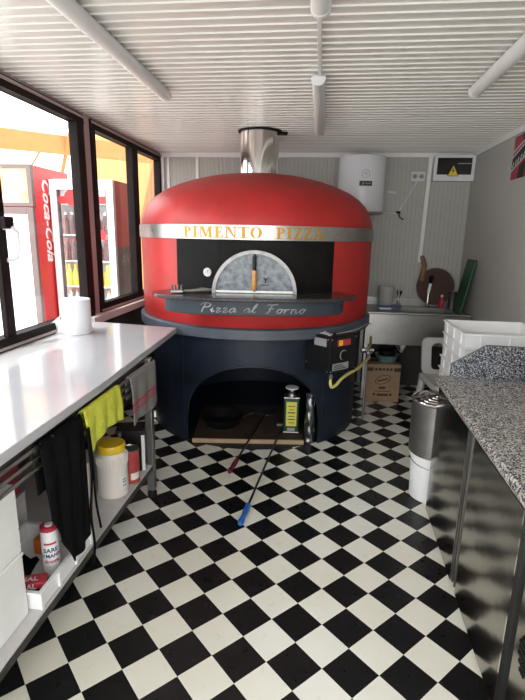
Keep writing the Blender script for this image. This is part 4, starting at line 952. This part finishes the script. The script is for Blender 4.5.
for i in range(4): mb.box(-.30+.03*(i % 2), -.10, -.0005, .0015, H-.48-.035*i, H-.473-.035*i)
mb.lathe([(.018, 0), (.018, .002)], (-.36, .0018, H-.51), 12, axis='Y').lathe([(.016, 0), (.016, .002)], (-.31, .0018, H-.56), 12, axis='Y')
obj('door_notice', mb, M['greyprint'], fa)
mb = MB(); script(mb, 'Coca-Cola', .175, frame_map((.001, .17, 1.66), (0, 0, -1), (0, 1, 0)))
obj('side_script', mb, M['cokewhite'], fa, label='white script lettering on red side')
fb = thing('glass_door_fridge', 'white framed glass door drinks fridge full of bottles outside the window', 'fridge', (-1.945, 4.46, .03))
H = 2.03; wd = .625
mb = MB().box(-wd, -wd+.03, .05, .50, 0, H).box(-.03, 0, .05, .50, 0, .02).box(-wd, 0, .47, .50, 0, H).box(-wd, 0, .05, .50, 0, .25).box(-wd, 0, .05, .50, H-.22, H)
obj('cabinet', mb, M['cokewhite'], fb)
obj('side_top', MB().box(-.03, .003, .05, .50, 1.42, H), M['cokered'], fb, label='red upper side')
sd = obj('side_panel', MB().box(-.03, .002, .05, .50, .02, 1.42), M['fridgedark'], fb, label='dark grey lower side')
mb = MB(); text_mb(mb, 'AVA', .16, frame_map((.0024, .28, 1.24), (0, 1, 0), (0, 0, 1)), .001, shear=.2)
obj('side_print', mb, M['greyprint'], sd)
obj('door_frame', MB().box(-wd, -wd+.065, 0, .05, .03, H).box(-.065, 0, 0, .05, .03, H).box(-wd+.065, -.065, 0, .05, H-.09, H).box(-wd+.065, -.065, 0, .05, .03, .16), M['cokewhite'], fb, bevel=.004)
obj('inner_frame', MB().box(-wd+.065, -wd+.078, .01, .05, .16, H-.09).box(-.078, -.065, .01, .05, .16, H-.09), M['fridgedark'], fb)
obj('glass', MB().box(-wd+.075, -.075, .022, .028, .16, H-.09), M['glass'], fb)
hp = obj('door_banner', MB().box(-wd+.078, -.078, .016, .021, H-.215, H-.15), M['cokered'], fb)
obj('round_badge', MB().lathe([(.075, 0), (.075, .004)], (-wd/2-.1, .017, H-.16), 24, axis='Y'), M['cokered'], fb)
obj('round_sticker', MB().lathe([(.045, 0), (.045, .004)], (-.135, .019, H-.50), 20, axis='Y'), M['cokered'], fb)
obj('liner', MB().box(-.036, -.031, .06, .46, .25, H-.22).box(-wd+.031, -wd+.036, .06, .46, .25, H-.22).box(-wd+.036, -.036, .455, .46, .25, H-.22), M['cokewhite'], fb)
for x in (-wd+.05, -.05): obj('lamp', MB().tube([(x, .075, .3), (x, .075, H-.25)], .009, 8), M['fridgelamp'], fb)  # glowing tubes added to brighten the fridge interior
levels = [.28, .53, .78, 1.03, 1.28, 1.53]
for z in levels: obj('shelf', MB().box(-wd+.03, -.03, .07, .45, z-.012, z), M['cokewhite'], fb)
def bottle(name, label, grp, m, cap):
    t = thing(name, label, 'bottle', (0, 0, 0), 0, grp)
    obj('bottle_body', MB().lathe([(.028, 0), (.031, .005), (.031, .12), (.013, .17), (.013, .19)], n=14), m, t, smooth=True)
    obj('bottle_cap', MB().lathe([(.015, .185), (.015, .21), (0, .21)], n=12), cap, t, smooth=True); return t
kinds = [('mixed_bottle', 'small cola bottle on the lowest shelf of the glass door fridge', 'cola', 'orange'), ('clear_bottle', 'small clear bottle on the second lowest shelf of the glass door fridge', 'water', 'blue'), ('drink_bottle', 'pale drink bottle on third shelf from bottom of the glass door fridge', 'water', 'orange'), ('juice_bottle', 'yellow drink bottle on the third shelf from top of the glass door fridge', 'juice', 'yellowlid'), ('cola_bottle', 'dark drink bottle on second shelf from top of the glass door fridge', 'cola', 'cokered'), ('soda_bottle', 'dark red drink bottle on top shelf of the glass door fridge', 'cola', 'whiteprint')]
for z, (nm, lb_, m_, c_) in zip(levels, kinds):
    p_ = bottle(nm, lb_, 'bottles on a shelf: ' + nm.replace('_', ' '), M[m_], M[c_])
    for i in range(8):
        mt = Matrix.Translation((-1.945-.085-.066*i, 4.46+.13, .03+z+.0005))
        if i == 0: p_.matrix_local = mt
        else: copy_tree(p_, mt)

# ---------------------------------------------------------------- light
w = bpy.data.worlds.new('world'); sc.world = w; w.use_nodes = True
bg = w.node_tree.nodes['Background']; bg.inputs[0].default_value = (.96, .98, 1, 1); bg.inputs[1].default_value = 3.0
sun = bpy.data.lights.new('sun', 'SUN'); sun.energy = 3.0; sun.angle = .03; sun.color = (1, .94, .84)
so = bpy.data.objects.new('sun', sun); COL.objects.link(so); so.rotation_euler = (math.radians(22), math.radians(-12), 0)
def portal(loc, rot, sx, sy):
    l = bpy.data.lights.new('daylight_portal', 'AREA'); l.shape = 'RECTANGLE'; l.size = sx; l.size_y = sy; l.cycles.is_portal = True
    o = bpy.data.objects.new('daylight_portal', l); COL.objects.link(o); o.location = loc; o.rotation_euler = rot
portal((XL-.07, (W1a+W1b)/2, 1.66), (0, -PI/2, 0), 1.48, W1b-W1a)
portal((XL-.07, (W2a+YB)/2, 1.66), (0, -PI/2, 0), 1.48, YB-W2a)
portal((0, Y0-.02, 1.2), (PI/2, 0, 0), 2.6, 2.4)
vs_ = sc.view_settings; vs_.view_transform = 'Standard'; vs_.look = 'None'; vs_.gamma = 1; vs_.use_curve_mapping = False; vs_.exposure = .80
sc.cycles.max_bounces = 10; sc.cycles.diffuse_bounces = 6; sc.cycles.glossy_bounces = 5; sc.cycles.transparent_max_bounces = 12
